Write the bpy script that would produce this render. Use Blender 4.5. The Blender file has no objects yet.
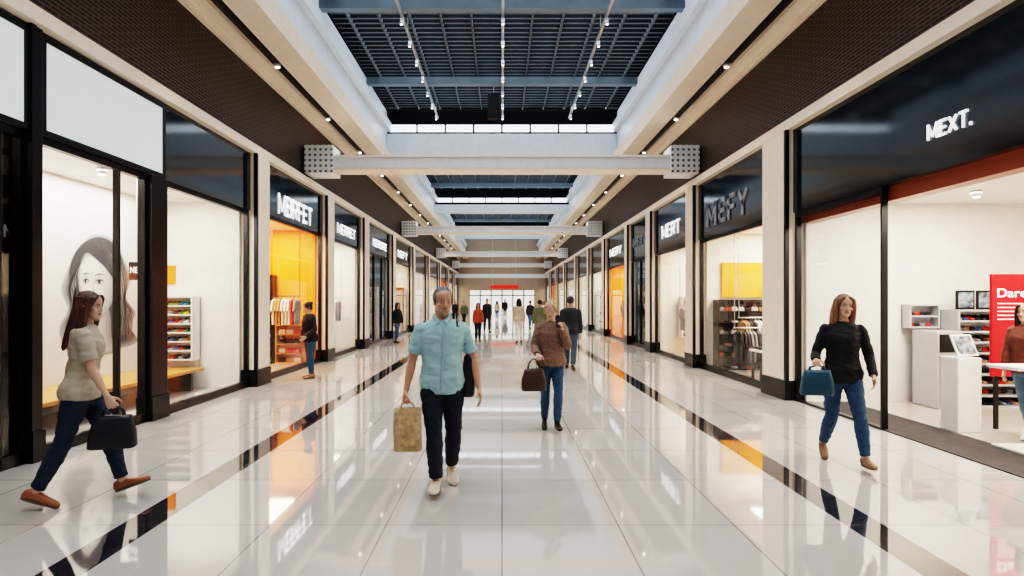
import bpy, bmesh, math, random
from math import pi, sin, cos, radians, copysign
from mathutils import Vector, Matrix, Euler, noise
random.seed(7)
V = Vector
scene = bpy.context.scene
COL = scene.collection
F = 600.0; CX = 502.0; HY = 300.0; CH = 1.65; W = 4.8

# ------------------------------------------------------------ materials
MATS = {}
def mat(name, col, rough=0.5, metal=0.0, var=0.02, scale=6.0, bump=0.0, bscale=40.0, emit=None, estr=0.0, spec=0.5, coat=0.0, stretch=None):
    if name in MATS: return MATS[name]
    m = bpy.data.materials.new(name); m.use_nodes = True
    nt = m.node_tree; b = nt.nodes['Principled BSDF']
    b.inputs['Roughness'].default_value = rough
    b.inputs['Metallic'].default_value = metal
    b.inputs['Specular IOR Level'].default_value = spec
    b.inputs['Coat Weight'].default_value = coat
    tc = nt.nodes.new('ShaderNodeTexCoord')
    mp = nt.nodes.new('ShaderNodeMapping')
    nt.links.new(tc.outputs['Object'], mp.inputs['Vector'])
    if stretch: mp.inputs['Scale'].default_value = stretch
    n = nt.nodes.new('ShaderNodeTexNoise'); n.inputs['Scale'].default_value = scale; n.inputs['Detail'].default_value = 3
    nt.links.new(mp.outputs['Vector'], n.inputs['Vector'])
    r = nt.nodes.new('ShaderNodeValToRGB')
    c = V(col[:3])
    lo = [max(0, x * (1 - var * 2)) for x in c]; hi = [min(1, x * (1 + var * 2)) for x in c]
    r.color_ramp.elements[0].color = (*lo, 1); r.color_ramp.elements[1].color = (*hi, 1)
    r.color_ramp.elements[0].position = .3; r.color_ramp.elements[1].position = .7
    nt.links.new(n.outputs['Fac'], r.inputs['Fac']); nt.links.new(r.outputs['Color'], b.inputs['Base Color'])
    if bump > 0:
        n2 = nt.nodes.new('ShaderNodeTexNoise'); n2.inputs['Scale'].default_value = bscale; n2.inputs['Detail'].default_value = 4
        nt.links.new(mp.outputs['Vector'], n2.inputs['Vector'])
        bp = nt.nodes.new('ShaderNodeBump'); bp.inputs['Strength'].default_value = bump; bp.inputs['Distance'].default_value = .01
        nt.links.new(n2.outputs['Fac'], bp.inputs['Height']); nt.links.new(bp.outputs['Normal'], b.inputs['Normal'])
    if emit:
        b.inputs['Emission Color'].default_value = (*emit, 1); b.inputs['Emission Strength'].default_value = estr
    MATS[name] = m
    return m

def glass_mat(name, tint=(1, 1, 1), f0=.04, fmax=.5, rough=0.0):
    m = bpy.data.materials.new(name); m.use_nodes = True; nt = m.node_tree
    for nd in list(nt.nodes): nt.nodes.remove(nd)
    N = nt.nodes.new; L = nt.links.new
    o = N('ShaderNodeOutputMaterial'); mx = N('ShaderNodeMixShader')
    t = N('ShaderNodeBsdfTransparent'); g = N('ShaderNodeBsdfGlossy')
    lw = N('ShaderNodeLayerWeight'); lw.inputs['Blend'].default_value = .5
    pw = N('ShaderNodeMath'); pw.operation = 'POWER'; pw.inputs[1].default_value = 5
    mr = N('ShaderNodeMath'); mr.operation = 'MULTIPLY_ADD'; mr.inputs[1].default_value = fmax; mr.inputs[2].default_value = f0
    L(lw.outputs['Facing'], pw.inputs[0]); L(pw.outputs[0], mr.inputs[0])
    t.inputs['Color'].default_value = (*tint, 1); g.inputs['Roughness'].default_value = rough
    L(mr.outputs[0], mx.inputs[0]); L(t.outputs[0], mx.inputs[1]); L(g.outputs[0], mx.inputs[2])
    L(mx.outputs[0], o.inputs[0]); return m

def floor_mat():
    m = bpy.data.materials.new('polished_tile'); m.use_nodes = True; nt = m.node_tree; L = nt.links.new
    b = nt.nodes['Principled BSDF']
    g = nt.nodes.new('ShaderNodeNewGeometry'); s = nt.nodes.new('ShaderNodeSeparateXYZ'); L(g.outputs['Position'], s.inputs[0])
    br = nt.nodes.new('ShaderNodeTexBrick'); br.offset = 0; br.squash = 1
    br.inputs['Scale'].default_value = 1; br.inputs['Brick Width'].default_value = .85; br.inputs['Row Height'].default_value = 1.1
    br.inputs['Mortar Size'].default_value = .005; br.inputs['Mortar Smooth'].default_value = .1
    br.inputs['Color1'].default_value = (.50, .465, .43, 1); br.inputs['Color2'].default_value = (.45, .42, .39, 1)
    br.inputs['Mortar'].default_value = (.20, .18, .165, 1)
    L(g.outputs['Position'], br.inputs['Vector'])
    ab = nt.nodes.new('ShaderNodeMath'); ab.operation = 'ABSOLUTE'; L(s.outputs['X'], ab.inputs[0])
    su = nt.nodes.new('ShaderNodeMath'); su.operation = 'SUBTRACT'; L(ab.outputs[0], su.inputs[0]); su.inputs[1].default_value = 2.66
    a2 = nt.nodes.new('ShaderNodeMath'); a2.operation = 'ABSOLUTE'; L(su.outputs[0], a2.inputs[0])
    lt = nt.nodes.new('ShaderNodeMath'); lt.operation = 'LESS_THAN'; L(a2.outputs[0], lt.inputs[0]); lt.inputs[1].default_value = .14
    n = nt.nodes.new('ShaderNodeTexNoise'); n.inputs['Scale'].default_value = 5; n.inputs['Detail'].default_value = 6
    L(g.outputs['Position'], n.inputs['Vector'])
    dk = nt.nodes.new('ShaderNodeValToRGB'); dk.color_ramp.elements[0].color = (.012, .012, .016, 1); dk.color_ramp.elements[1].color = (.045, .04, .045, 1)
    L(n.outputs['Fac'], dk.inputs[0])
    mx = nt.nodes.new('ShaderNodeMixRGB'); L(lt.outputs[0], mx.inputs[0]); L(br.outputs['Color'], mx.inputs[1]); L(dk.outputs[0], mx.inputs[2])
    L(mx.outputs[0], b.inputs['Base Color'])
    rr = nt.nodes.new('ShaderNodeMapRange'); L(n.outputs['Fac'], rr.inputs[0]); rr.inputs[3].default_value = .02; rr.inputs[4].default_value = .055
    L(rr.outputs[0], b.inputs['Roughness'])
    b.inputs['IOR'].default_value = 3.1; b.inputs['Specular IOR Level'].default_value = .5
    bp = nt.nodes.new('ShaderNodeBump'); bp.inputs['Strength'].default_value = .2; bp.inputs['Distance'].default_value = .002; bp.invert = True
    L(br.outputs['Fac'], bp.inputs['Height']); L(bp.outputs[0], b.inputs['Normal'])
    return m

def perf_mat(name, base, hole, bw, rh, mort, rough=.5, axes='YZ', offs=.5):
    m = bpy.data.materials.new(name); m.use_nodes = True; nt = m.node_tree; L = nt.links.new
    b = nt.nodes['Principled BSDF']; b.inputs['Roughness'].default_value = rough
    g = nt.nodes.new('ShaderNodeNewGeometry'); s = nt.nodes.new('ShaderNodeSeparateXYZ'); L(g.outputs['Position'], s.inputs[0])
    c = nt.nodes.new('ShaderNodeCombineXYZ'); L(s.outputs[axes[0]], c.inputs[0]); L(s.outputs[axes[1]], c.inputs[1])
    br = nt.nodes.new('ShaderNodeTexBrick'); br.offset = offs
    br.inputs['Scale'].default_value = 1; br.inputs['Brick Width'].default_value = bw; br.inputs['Row Height'].default_value = rh
    br.inputs['Mortar Size'].default_value = mort
    br.inputs['Color1'].default_value = (*hole, 1); br.inputs['Color2'].default_value = (*hole, 1); br.inputs['Mortar'].default_value = (*base, 1)
    L(c.outputs[0], br.inputs['Vector']); L(br.outputs['Color'], b.inputs['Base Color'])
    bp = nt.nodes.new('ShaderNodeBump'); bp.inputs['Distance'].default_value = .01; L(br.outputs['Fac'], bp.inputs['Height']); L(bp.outputs[0], b.inputs['Normal'])
    return m

M_floor = floor_mat()
M_cream = mat('cream_plaster', (.83, .71, .58), .45)
M_white = mat('white_paint', (.84, .80, .75), .4)
M_coolwhite = mat('cool_white_paint', (.74, .81, .87), .4)
M_dark = mat('dark_glossy_panel', (.012, .018, .024), .09, spec=.8)
M_frame = mat('black_metal', (.014, .014, .016), .3, .3)
M_grille = perf_mat('ribbed_panel', (.10, .066, .046), (.008, .006, .005), .22, .05, .013)
M_perfwhite = perf_mat('lattice_white', (.76, .79, .80), (.16, .17, .18), .13, .13, .038, .4, 'XZ', 0)
M_orange = mat('orange_wall', (.90, .26, .012), .5)
M_warm = mat('warm_wall', (.84, .75, .65), .5)
M_shopfloor = mat('shop_floor', (.50, .45, .40), .15)
M_mat = mat('dark_carpet', (.05, .042, .042), .9, bump=.5, bscale=200, var=.1)
M_louver = mat('louver_metal', (.010, .011, .013), .7, spec=.1)
M_louver2 = mat('louver_bar', (.10, .11, .12), .5, .2)
M_night = mat('dark_roof', (.004, .005, .008), .8, spec=.1)
M_glass = glass_mat('clear_glass', (.97, .98, .98), .035, .38)
M_dglass = glass_mat('tinted_glass', (.45, .48, .52), .06, .6)
M_panel = mat('lit_panel', (.42, .46, .44), .4, emit=(.88, .98, .91), estr=.40, var=.01)
M_wood = mat('orange_wood', (.62, .28, .08), .35, bump=.1, stretch=(1, .1, 1), var=.1)
M_steel = mat('brushed_steel', (.55, .55, .56), .3, .9)
M_red = mat('red_panel', (.68, .012, .02), .4)
M_letter = mat('white_letter', (.85, .85, .85), .4, emit=(1, 1, 1), estr=.8)
M_letterg = mat('steel_letter', (.30, .31, .33), .3, .35)
M_lamp = mat('lamp_glow', (1, .95, .85), .4, emit=(1, .86, .66), estr=12)
M_black = mat('black_fabric', (.012, .012, .014), .7, bump=.3)
M_day = mat('daylight_panel', (.9, .95, 1), .5, emit=(1, .94, .86), estr=1.0)
M_clere = mat('clerestory_glow', (.5, .55, .6), .5, emit=(.82, .92, 1), estr=2.2)

# ------------------------------------------------------------ helpers
def tag(o, label=None, cat=None, group=None, kind=None):
    if label: o['label'] = label
    if cat: o['category'] = cat
    if group: o['group'] = group
    if kind: o['kind'] = kind
    return o

def obj(name, mesh, parent=None):
    o = bpy.data.objects.new(name, mesh); COL.objects.link(o)
    if parent: o.parent = parent
    return o

def bm_obj(bm, name, m, parent=None, smooth=False):
    bmesh.ops.recalc_face_normals(bm, faces=bm.faces[:])
    me = bpy.data.meshes.new(name); bm.to_mesh(me); bm.free()
    for x in (m if isinstance(m, (list, tuple)) else [m]): me.materials.append(x)
    if smooth:
        for p in me.polygons: p.use_smooth = True
    return obj(name, me, parent)

def addbox(bm, x0, x1, y0, y1, z0, z1, mi=0):
    r = bmesh.ops.create_cube(bm, size=1)
    bmesh.ops.scale(bm, vec=(abs(x1 - x0), abs(y1 - y0), abs(z1 - z0)), verts=r['verts'])
    bmesh.ops.translate(bm, vec=((x0 + x1) / 2, (y0 + y1) / 2, (z0 + z1) / 2), verts=r['verts'])
    fs = set()
    for v in r['verts']: fs.update(v.link_faces)
    for f in fs: f.material_index = mi
    return r['verts']

def boxes(name, lst, m, parent=None, bevel=0.0, loc=None):
    bm = bmesh.new()
    for b in lst: addbox(bm, *b)
    o = bm_obj(bm, name, m, parent)
    if bevel:
        md = o.modifiers.new('bevel', 'BEVEL'); md.width = bevel; md.segments = 2; md.limit_method = 'ANGLE'
    if loc: o.location = loc
    return o

def struct(name, lst, m, bevel=0.0):
    o = boxes(name, lst, m, bevel=bevel); o['kind'] = 'structure'; return o
cnt = {}
def nm(k):
    cnt[k] = cnt.get(k, 0) + 1
    return f'{k}_{cnt[k]}'

def loft(bm, rings, n=18, p=2.0):
    rows = []
    for c, ax, ay in rings:
        row = []
        for i in range(n):
            a = 2 * pi * i / n; ca, sa = cos(a), sin(a)
            x = copysign(abs(ca) ** (2 / p), ca); y = copysign(abs(sa) ** (2 / p), sa)
            row.append(bm.verts.new(c + ax * x + ay * y))
        rows.append(row)
    for a, b in zip(rows, rows[1:]):
        for i in range(n):
            j = (i + 1) % n
            bm.faces.new((a[i], a[j], b[j], b[i]))
    bm.faces.new(rows[0][::-1]); bm.faces.new(rows[-1])
    return [v for r in rows for v in r]

def orth(v, d):
    r = v - d * v.dot(d)
    if r.length < 1e-4: r = V((0.3, 1, 0.2)) - d * V((0.3, 1, 0.2)).dot(d)
    return r.normalized()

def tube(bm, pts, rad, n=10, ref=V((1, 0, 0)), flat=1.0):
    pts = [V(p) for p in pts]
    if not isinstance(rad, (list, tuple)): rad = [rad] * len(pts)
    T = []
    for i in range(len(pts)):
        a = pts[max(0, i - 1)]; b = pts[min(len(pts) - 1, i + 1)]
        T.append((b - a).normalized())
    rings = []
    def ring(c, t, r):
        s = orth(ref, t); return (c, s * r, t.cross(s) * r * flat)
    rings.append(ring(pts[0] - T[0] * rad[0] * .5, T[0], rad[0] * .6))
    for p, t, r in zip(pts, T, rad): rings.append(ring(p, t, r))
    rings.append(ring(pts[-1] + T[-1] * rad[-1] * .5, T[-1], rad[-1] * .6))
    loft(bm, rings, n)

def ell(bm, c, r, u=16, v=10, M=None):
    mt = Matrix.Translation(c) @ (M if M else Matrix.Identity(4)) @ Matrix.Diagonal((*r, 1))
    return bmesh.ops.create_uvsphere(bm, u_segments=u, v_segments=v, radius=1, matrix=mt)['verts']

def bake(bm, name, voxel, m, parent=None, smooth=3, wr=0.0, wf=(7, 7, 16), scale=1.0):
    bmesh.ops.recalc_face_normals(bm, faces=bm.faces[:])
    me = bpy.data.meshes.new(name + 'src'); bm.to_mesh(me); bm.free()
    t = obj('tmp', me)
    r = t.modifiers.new('r', 'REMESH'); r.mode = 'VOXEL'; r.voxel_size = voxel; r.use_smooth_shade = True
    s = t.modifiers.new('s', 'SMOOTH'); s.factor = .5; s.iterations = smooth
    dg = bpy.context.evaluated_depsgraph_get(); dg.update()
    out = bpy.data.meshes.new_from_object(t.evaluated_get(dg))
    bpy.data.objects.remove(t); bpy.data.meshes.remove(me)
    out.name = name
    if wr > 0:
        ns = [v.normal.copy() for v in out.vertices]
        for v, nn in zip(out.vertices, ns):
            q = V((v.co.x * wf[0], v.co.y * wf[1], v.co.z * wf[2]))
            v.co += nn * wr * (noise.noise(q) + .6 * (1 - 2.4 * abs(noise.noise(V((q.x * 1.4 + q.z * .5, q.y * 1.4, q.z * 1.1 - q.x * .8))))))
    if scale != 1.0:
        for v in out.vertices: v.co *= scale
    out.materials.clear()
    for x in (m if isinstance(m, (list, tuple)) else [m]): out.materials.append(x)
    for p in out.polygons: p.use_smooth = True
    return obj(name, out, parent)

# ------------------------------------------------------------ setting
YN, YF = -4.0, 66.0
fl = struct('floor', [(-W, W, YN, YF, -.1, 0)], M_floor)
struct('wall_near', [(-W, W, YN - .1, YN, 0, 8.5)], M_cream)

def side_structure(s):
    side = 'left' if s < 0 else 'right'
    def bx(x0, x1, y0, y1, z0, z1): return (s * x0, s * x1, y0, y1, z0, z1)
    struct(nm('trim'), [bx(4.66, 5.0, YN, YF, 4.44, 4.6)], M_cream)
    struct('wall_' + side, [bx(4.8, 4.95, YN, YF, 4.6, 6.2)], M_grille)
    struct(nm('trim'), [bx(4.74, 4.8, YN, YF, 6.08, 6.2)], M_cream)
    struct('ceiling', [bx(4.5, 4.95, YN, YF, 6.2, 6.35)], M_cream)
    struct('ceiling', [bx(4.25, 4.5, YN, YF, 6.28, 6.35)], M_frame)
    struct('ceiling', [bx(3.75, 4.25, YN, YF, 6.2, 6.6)], M_cream)
    struct('wall_' + side, [bx(4.0, 4.25, YN, YF, 6.6, 8.2)], M_coolwhite)
    struct('wall_' + side, [bx(4.0, 4.25, YN, YF, 8.2, 9.2)], M_night)
    struct(nm('trim'), [bx(3.85, 4.0, YN, YF, 7.5, 7.8)], M_coolwhite)
side_structure(-1); side_structure(1)

def shop(s, y0, y1, depth, zh, zc, wallm, endm=None, backm=None, glass=None, mull=(), light=60, lcol=(1, .88, .73), floorm=None, frame=.06, gy0=None):
    side = 'left' if s < 0 else 'right'
    glass = glass or M_glass; floorm = floorm or M_shopfloor
    endm = endm or wallm; backm = backm or wallm
    xb = W + depth
    def bx(x0, x1, a, b, z0, z1): return (s * x0, s * x1, a, b, z0, z1)
    struct('floor', [bx(W, xb + .1, y0 - .3, y1 + .3, -.1, 0)], floorm)
    struct('wall_' + side, [bx(xb, xb + .1, y0, y1, 0, zc)], backm)
    struct('wall_' + side, [bx(W + .16, xb, y1 - .08, y1, 0, zc)], endm)
    struct('wall_' + side, [bx(W + .16, xb, y0, y0 + .08, 0, zc)], wallm)
    struct('ceiling', [bx(W + .16, xb + .1, y0, y1, zc, zc + .1)], M_white)
    struct(nm('trim'), [bx(W - .02, W + .16, y0, y1, zh, 4.44)], M_dark)
    bm = bmesh.new()
    xs = (W + .01, W + .09)
    g0 = gy0 if gy0 else y0
    ys = [g0] + list(mull) + [y1]
    addbox(bm, *bx(xs[0], xs[1], g0, y1, 0, .12 if not gy0 else .03))
    addbox(bm, *bx(xs[0], xs[1], g0, y1, zh - .07, zh))
    for k, y in enumerate(ys):
        a, b = (y, y + frame) if k == 0 else ((y - frame, y) if k == len(ys) - 1 else (y - .018, y + .018))
        if k == 0 and gy0: b = a + .03
        addbox(bm, *bx(xs[0], xs[1], a, b, .03, zh - .07))
    for a, b in zip(ys, ys[1:]):
        addbox(bm, *bx(W + .045, W + .055, a + .02, b - .02, .03, zh - .07), mi=1)
    o = bm_obj(bm, nm('window'), [M_frame, glass]); o['kind'] = 'structure'
    if light:
        ld = bpy.data.lights.new('shop_light', 'AREA'); ld.shape = 'RECTANGLE'; ld.size = min(depth, 2.2) * .6; ld.size_y = (y1 - y0) * .7  # area light added to brighten the interior, no fixture modelled
        ld.energy = light * .95; ld.color = lcol
        lo = bpy.data.objects.new('shop_light', ld); COL.objects.link(lo); lo.location = (s * (W + .16 + min(depth, 3) * .5), (y0 + y1) / 2, zc - .03)
        tag(lo, 'recessed rectangular ceiling light panel in a shop', 'light')

def pillar(s, y0, y1, z=4.44, m=None, prot=.14, lab='cream square pillar with dark base between shop fronts'):
    o = boxes('pillar', [(s * (W - prot), s * (W + .16), y0, y1, .32, z)], m or M_cream, bevel=.01)
    boxes('pillar_base', [(s * (W - prot - .02), s * (W + .17), y0 - .01, y1 + .01, 0, .32)], M_frame, parent=o)
    boxes('edge_strip', [(s * (W - prot - .012), s * (W - prot + .05), y0 - .012, y0 + .05, .32, z)], M_frame, parent=o)
    tag(o, lab, 'pillar', 'shop front pillars')
    return o
M_bluewall = mat('blue_grey_wall', (.12, .17, .22), .4)
shop(-1, 3.6, 6.05, 1.7, 3.35, 3.5, mat('dim_wall', (.25, .13, .07), .5), glass=M_dglass, mull=(5.75,), light=25)
pillar(-1, 6.05, 6.2, m=M_frame, prot=.06, lab='slim black metal pillar beside the display window')
shop(-1, 6.2, 11.4, 1.75, 3.35, 3.5, M_white, mull=(7.55, 8.1, 8.55), light=165, lcol=(1, .90, .78))
pillar(-1, 8.15, 8.55, z=3.35, m=M_frame, prot=.04, lab='black gloss pillar between two display windows')
pillar(-1, 11.4, 12.05)
shop(-1, 12.05, 16.0, 1.8, 3.4, 3.5, M_orange, light=230, lcol=(1, .82, .55))
pillar(-1, 16.0, 16.7)
shop(-1, 16.7, 20.3, 1.8, 3.4, 3.5, M_white, light=130)
pillar(-1, 20.3, 21.1)
shop(-1, 21.1, 25.6, 2.0, 3.4, 3.5, M_bluewall, light=50, mull=(22.6, 24.1))
pillar(-1, 25.6, 26.4)
shop(-1, 26.4, 31.5, 2.0, 3.4, 3.5, M_warm, light=150)
pillar(-1, 31.5, 32.3)
shop(1, 3.4, 9.85, 4.4, 3.08, 3.22, M_white, backm=M_white, light=300, lcol=(1, .88, .74), gy0=7.60)
pillar(1, 9.85, 10.75)
shop(1, 10.75, 14.6, 3.0, 3.1, 3.25, M_warm, light=210)
pillar(1, 14.6, 15.25)
shop(1, 15.25, 18.85, 2.6, 3.1, 3.25, M_warm, light=150)
pillar(1, 18.85, 19.5)
shop(1, 19.5, 22.3, 2.0, 3.1, 3.25, M_bluewall, light=50, mull=(20.9,))
pillar(1, 22.3, 22.9)
shop(1, 22.9, 27.4, 2.0, 3.1, 3.25, M_orange, light=210, lcol=(1, .82, .55))
pillar(1, 27.4, 28.1)
shop(1, 28.1, 32.3, 2.0, 3.1, 3.25, M_white, light=140)
pillar(1, 32.3, 33.0)
farL = [(32.3, 38, M_white), (38.8, 45, M_warm), (45.8, 52, M_orange), (52.8, 59, M_white), (59.8, 65.9, M_warm)]
farR = [(33.0, 38, M_warm), (38.8, 45, M_white), (45.8, 52, M_warm), (52.8, 59, M_orange), (59.8, 65.9, M_white)]
for s, lst in ((-1, farL), (1, farR)):
    for a, b, m in lst:
        shop(s, a, b, 1.8, 3.3 if s < 0 else 3.1, 3.45, m, light=120)
        if b < 65: pillar(s, b, b + .8)
struct('trim_150', [(W + .1, W + .3, 3.4, 9.8, 2.9, 3.08)], mat('copper_band', (.28, .08, .04), .3, .3))  # brown-red strip, its colour stands in for the reflection under the header

for a, b in ((3.7, 5.98), (6.26, 8.42)):
    o = boxes('light_box_panel', [(-W + .035, -W + .02, a, b, 3.42, 4.34)], M_panel)
    boxes('panel_frame', [(-W + .05, -W + .02, a - .06, a, 3.36, 4.4), (-W + .05, -W + .02, b, b + .06, 3.36, 4.4),
                              (-W + .05, -W + .02, a, b, 3.36, 3.42), (-W + .05, -W + .02, a, b, 4.34, 4.4)], M_frame, parent=o)
    tag(o, 'blank softly lit white fascia panel above shop window', 'sign panel', 'lit fascia panels')

# skylight bays
bays = [(-4, 20.8), (21.3, 35.8), (36.3, 50.8), (51.3, 66)]
for a, b in bays:
    bm = bmesh.new(); y = a + .15
    while y < b:
        addbox(bm, -4.0, 4.0, y, y + .03, 8.3, 8.40); addbox(bm, -4.0, 4.0, y - .01, y + .04, 8.288, 8.3, 1); y += .25
    for i in range(11):
        x = -3.6 + i * .72
        addbox(bm, x - .02, x + .02, a, b, 8.24, 8.44, 1)
    o = bm_obj(bm, 'ceiling', [M_louver, M_louver2]); o['kind'] = 'structure'
    yy = a + 3.3
    while yy < b:
        bo = boxes('roof_beam', [(-4.0, 4.0, yy, yy + .2, 8.02, 8.24)], mat('grey_steel', (.18, .23, .27), .4, .2))
        tag(bo, 'grey steel cross beam under the louvred skylight', 'beam', 'roof cross beams'); yy += 4.6
    ld = bpy.data.lights.new('skylight', 'AREA'); ld.shape = 'RECTANGLE'; ld.size = 7.4; ld.size_y = (b - a) - .6
    ld.energy = 98 * (b - a); ld.color = (.78, .89, 1.0)
    lo = bpy.data.objects.new('skylight', ld); COL.objects.link(lo); lo.location = (0, (a + b) / 2, 9.1)
    tag(lo, 'daylight entering above the louvred skylight', 'light')
struct('ceiling', [(-4.3, 4.3, YN, YF, 9.2, 9.3)], M_night)
for y in (20.8, 35.8, 50.8):
    zb, zt = (6.6, 7.42) if y < 30 else (6.85, 7.35)
    struct('trim_%d' % (200 + int(y)), [(-4.0, 4.0, y, y + .5, zb, zt)], M_coolwhite, bevel=.02)
    struct('trim_%d' % (300 + int(y)), [(-4.0, 4.0, y + .1, y + .4, zt, 8.3)], M_frame)
    bm = bmesh.new()
    for i in range(8):
        x = -3.45 + i * .985; addbox(bm, x - .46, x + .46, y + .06, y + .09, 7.5, 7.74)
    o = bm_obj(bm, nm('window'), M_clere); o['kind'] = 'structure'

for y in (14.4, 28.3, 43, 57):
    o = boxes('cross_beam', [(-4.1, 4.1, y + .1, y + .6, 4.84, 5.10)], mat('pale_beam', (.80, .84, .86), .4), bevel=.02)
    boxes('beam_flange', [(-4.1, 4.1, y + .05, y + .65, 4.79, 4.84)], M_cream, parent=o)
    boxes('beam_flange', [(-4.1, 4.1, y + .05, y + .65, 5.10, 5.15)], M_white, parent=o)
    for s in (-1, 1):
        c = boxes('bracket', [(s * 4.06, s * 4.76, y, y + .7, 4.7, 5.38)], M_perfwhite, parent=o, bevel=.02)
        c['label'] = 'perforated white steel end bracket'
    tag(o, 'pale cross beam spanning the walkway with lattice brackets', 'beam', 'low cross beams')

for x in (-2.2, 0.02, 2.3):
    o = boxes('track_rail', [(x - .03, x + .03, -3, 20.6, 7.88, 7.94)], M_steel)
    for yy in (2, 8, 14, 20): boxes('suspension_rod', [(x - .01, x + .01, yy, yy + .02, 7.94, 8.3)], M_steel, parent=o)
    tag(o, 'suspended metal track rail with small spotlights', 'track light', 'ceiling track rails')
    for k in range(7):
        yy = 13.2 + k * 1.15
        bm = bmesh.new(); tube(bm, [(x, yy, 7.88), (x, yy, 7.82)], .015, 8); tube(bm, [(x, yy + .02, 7.84), (x, yy - .06, 7.70)], [.04, .05], 12)
        h = bm_obj(bm, 'spot_head', M_steel, o, True)
        bm = bmesh.new(); ell(bm, V((x, yy - .07, 7.685)), (.025, .025, .015)); bm_obj(bm, 'spot_lamp', M_lamp, h, True)
o = boxes('hanging_speaker', [(-.42, -.06, 17.6, 17.9, 7.0, 7.75)], M_black, bevel=.03)
boxes('bracket', [(-.26, -.23, 17.73, 17.77, 7.75, 8.24)], M_steel, parent=o)
tag(o, 'black box loudspeaker hanging from the skylight frame', 'speaker')
bm = bmesh.new(); tube(bm, [(0, 0, 0), (0, 0, .05)], [.07, .07], 16)
dl_me = bm_obj(bm, 'downlight', M_steel, smooth=True); dl_mesh = dl_me.data; bpy.data.objects.remove(dl_me)
bm = bmesh.new(); ell(bm, V((0, 0, -.035)), (.045, .045, .015)); gl = bm_obj(bm, 'lamp', M_lamp, smooth=True); gl_mesh = gl.data; bpy.data.objects.remove(gl)
def downlight(x, y, z, energy=0, grp='soffit downlights', ang=72):
    o = obj('downlight', dl_mesh); o.location = (x, y, z)
    obj('lamp_lens', gl_mesh, o)
    tag(o, 'small round recessed ceiling downlight', 'light', grp)
    if energy:
        ld = bpy.data.lights.new('spot', 'SPOT'); ld.energy = energy; ld.spot_size = radians(ang); ld.spot_blend = .7; ld.shadow_soft_size = .06; ld.color = (1, .80, .58)
        lo = bpy.data.objects.new('spot_light', ld); COL.objects.link(lo); lo.location = (x, y, z - .09); lo.rotation_euler = (0, radians(20) * (1 if x > 0 else -1), 0)
        tag(lo, 'warm downlight beam', 'light', grp)
y = 1.5
while y < 62:
    for s in (-1, 1): downlight(s * 4.38, y, 6.22, 200)
    y += 3.4
for y in (7.0, 8.4, 9.8): downlight(-5.6, y, 3.44, 0, 'shop downlights')
for x in (5.6, 6.8, 8.0):
    for y in (6.8, 8.6): downlight(x, y, 3.16, 0, 'shop downlights')

# far end
struct('wall_far', [(-W, W, YF, YF + .2, 2.7, 9.2), (-W, -3.6, YF, YF + .2, 0, 2.7), (3.6, W, YF, YF + .2, 0, 2.7)], mat('far_wall', (.40, .31, .23), .5))
bm = bmesh.new()
for i in range(7):
    x = -3.6 + i * 1.2; addbox(bm, x - .06, x + .06, YF + .02, YF + .12, 0, 2.7)
addbox(bm, -3.6, 3.6, YF + .02, YF + .12, 2.1, 2.2); addbox(bm, -3.6, 3.6, YF + .06, YF + .07, 0, 2.7, 1)
o = bm_obj(bm, 'door_1', [M_frame, M_glass]); o['kind'] = 'structure'
struct('wall_outside', [(-4, 4, YF + 2, YF + 2.1, 0, 3.2)], M_day)  # glowing plane added behind the doors in place of daylight outside
struct('floor', [(-4, 4, YF, YF + 2.1, -.1, 0)], M_shopfloor)
o = boxes('hanging_sign', [(-1.2, 1.7, 62, 62.15, 2.8, 3.2)], mat('red_lit', (.7, .03, .02), .4, emit=(1, .05, .03), estr=.4), bevel=.03)
for x in (-1.0, 1.4): boxes('suspension_rod', [(x, x + .04, 62.05, 62.1, 3.2, 9.2)], M_steel, parent=o)
tag(o, 'red illuminated sign hanging above the far exit doors', 'sign')
o = boxes('gantry_beam', [(-4.8, 4.8, 61, 61.4, 3.9, 4.3)], M_coolwhite, bevel=.02); tag(o, 'white beam across the far end of the walkway', 'beam')

# ------------------------------------------------------------ signs: block letters made of strokes on a 0..1 cell
GL = {'M': (1.15, [((0, 0), (0, 1)), ((1, 0), (1, 1)), ((0, 1), (.5, .12)), ((1, 1), (.5, .12))]),
      'N': (.85, [((0, 0), (0, 1)), ((1, 0), (1, 1)), ((0, 1), (1, 0))]),
      'E': (.66, [((0, 0), (0, 1)), ((0, 0), (1, 0)), ((0, .5), (.85, .5)), ((0, 1), (1, 1))]),
      'F': (.66, [((0, 0), (0, 1)), ((0, .5), (.85, .5)), ((0, 1), (1, 1))]),
      'T': (.8, [((.5, 0), (.5, 1)), ((0, 1), (1, 1))]),
      'X': (.85, [((0, 0), (1, 1)), ((0, 1), (1, 0))]),
      'Y': (.85, [((.5, 0), (.5, .45)), ((.5, .45), (0, 1)), ((.5, .45), (1, 1))]),
      'R': (.78, [((0, 0), (0, 1)), ((0, 1), (.8, 1)), ((.8, 1), (1, .85)), ((1, .85), (1, .6)), ((1, .6), (.8, .46)), ((.8, .46), (0, .46)), ((.5, .46), (1, 0))]),
      'B': (.78, [((0, 0), (0, 1)), ((0, 1), (.78, 1)), ((.78, 1), (.95, .87)), ((.95, .87), (.95, .64)), ((.95, .64), (.78, .52)), ((.78, .52), (0, .52)), ((.78, .52), (1, .4)), ((1, .4), (1, .13)), ((1, .13), (.8, 0)), ((.8, 0), (0, 0))]),
      'D': (.8, [((0, 0), (0, 1)), ((0, 1), (.7, 1)), ((.7, 1), (1, .75)), ((1, .75), (1, .25)), ((1, .25), (.7, 0)), ((.7, 0), (0, 0))]),
      '.': (.02, [((0, .0), (0, .06))])}
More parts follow.
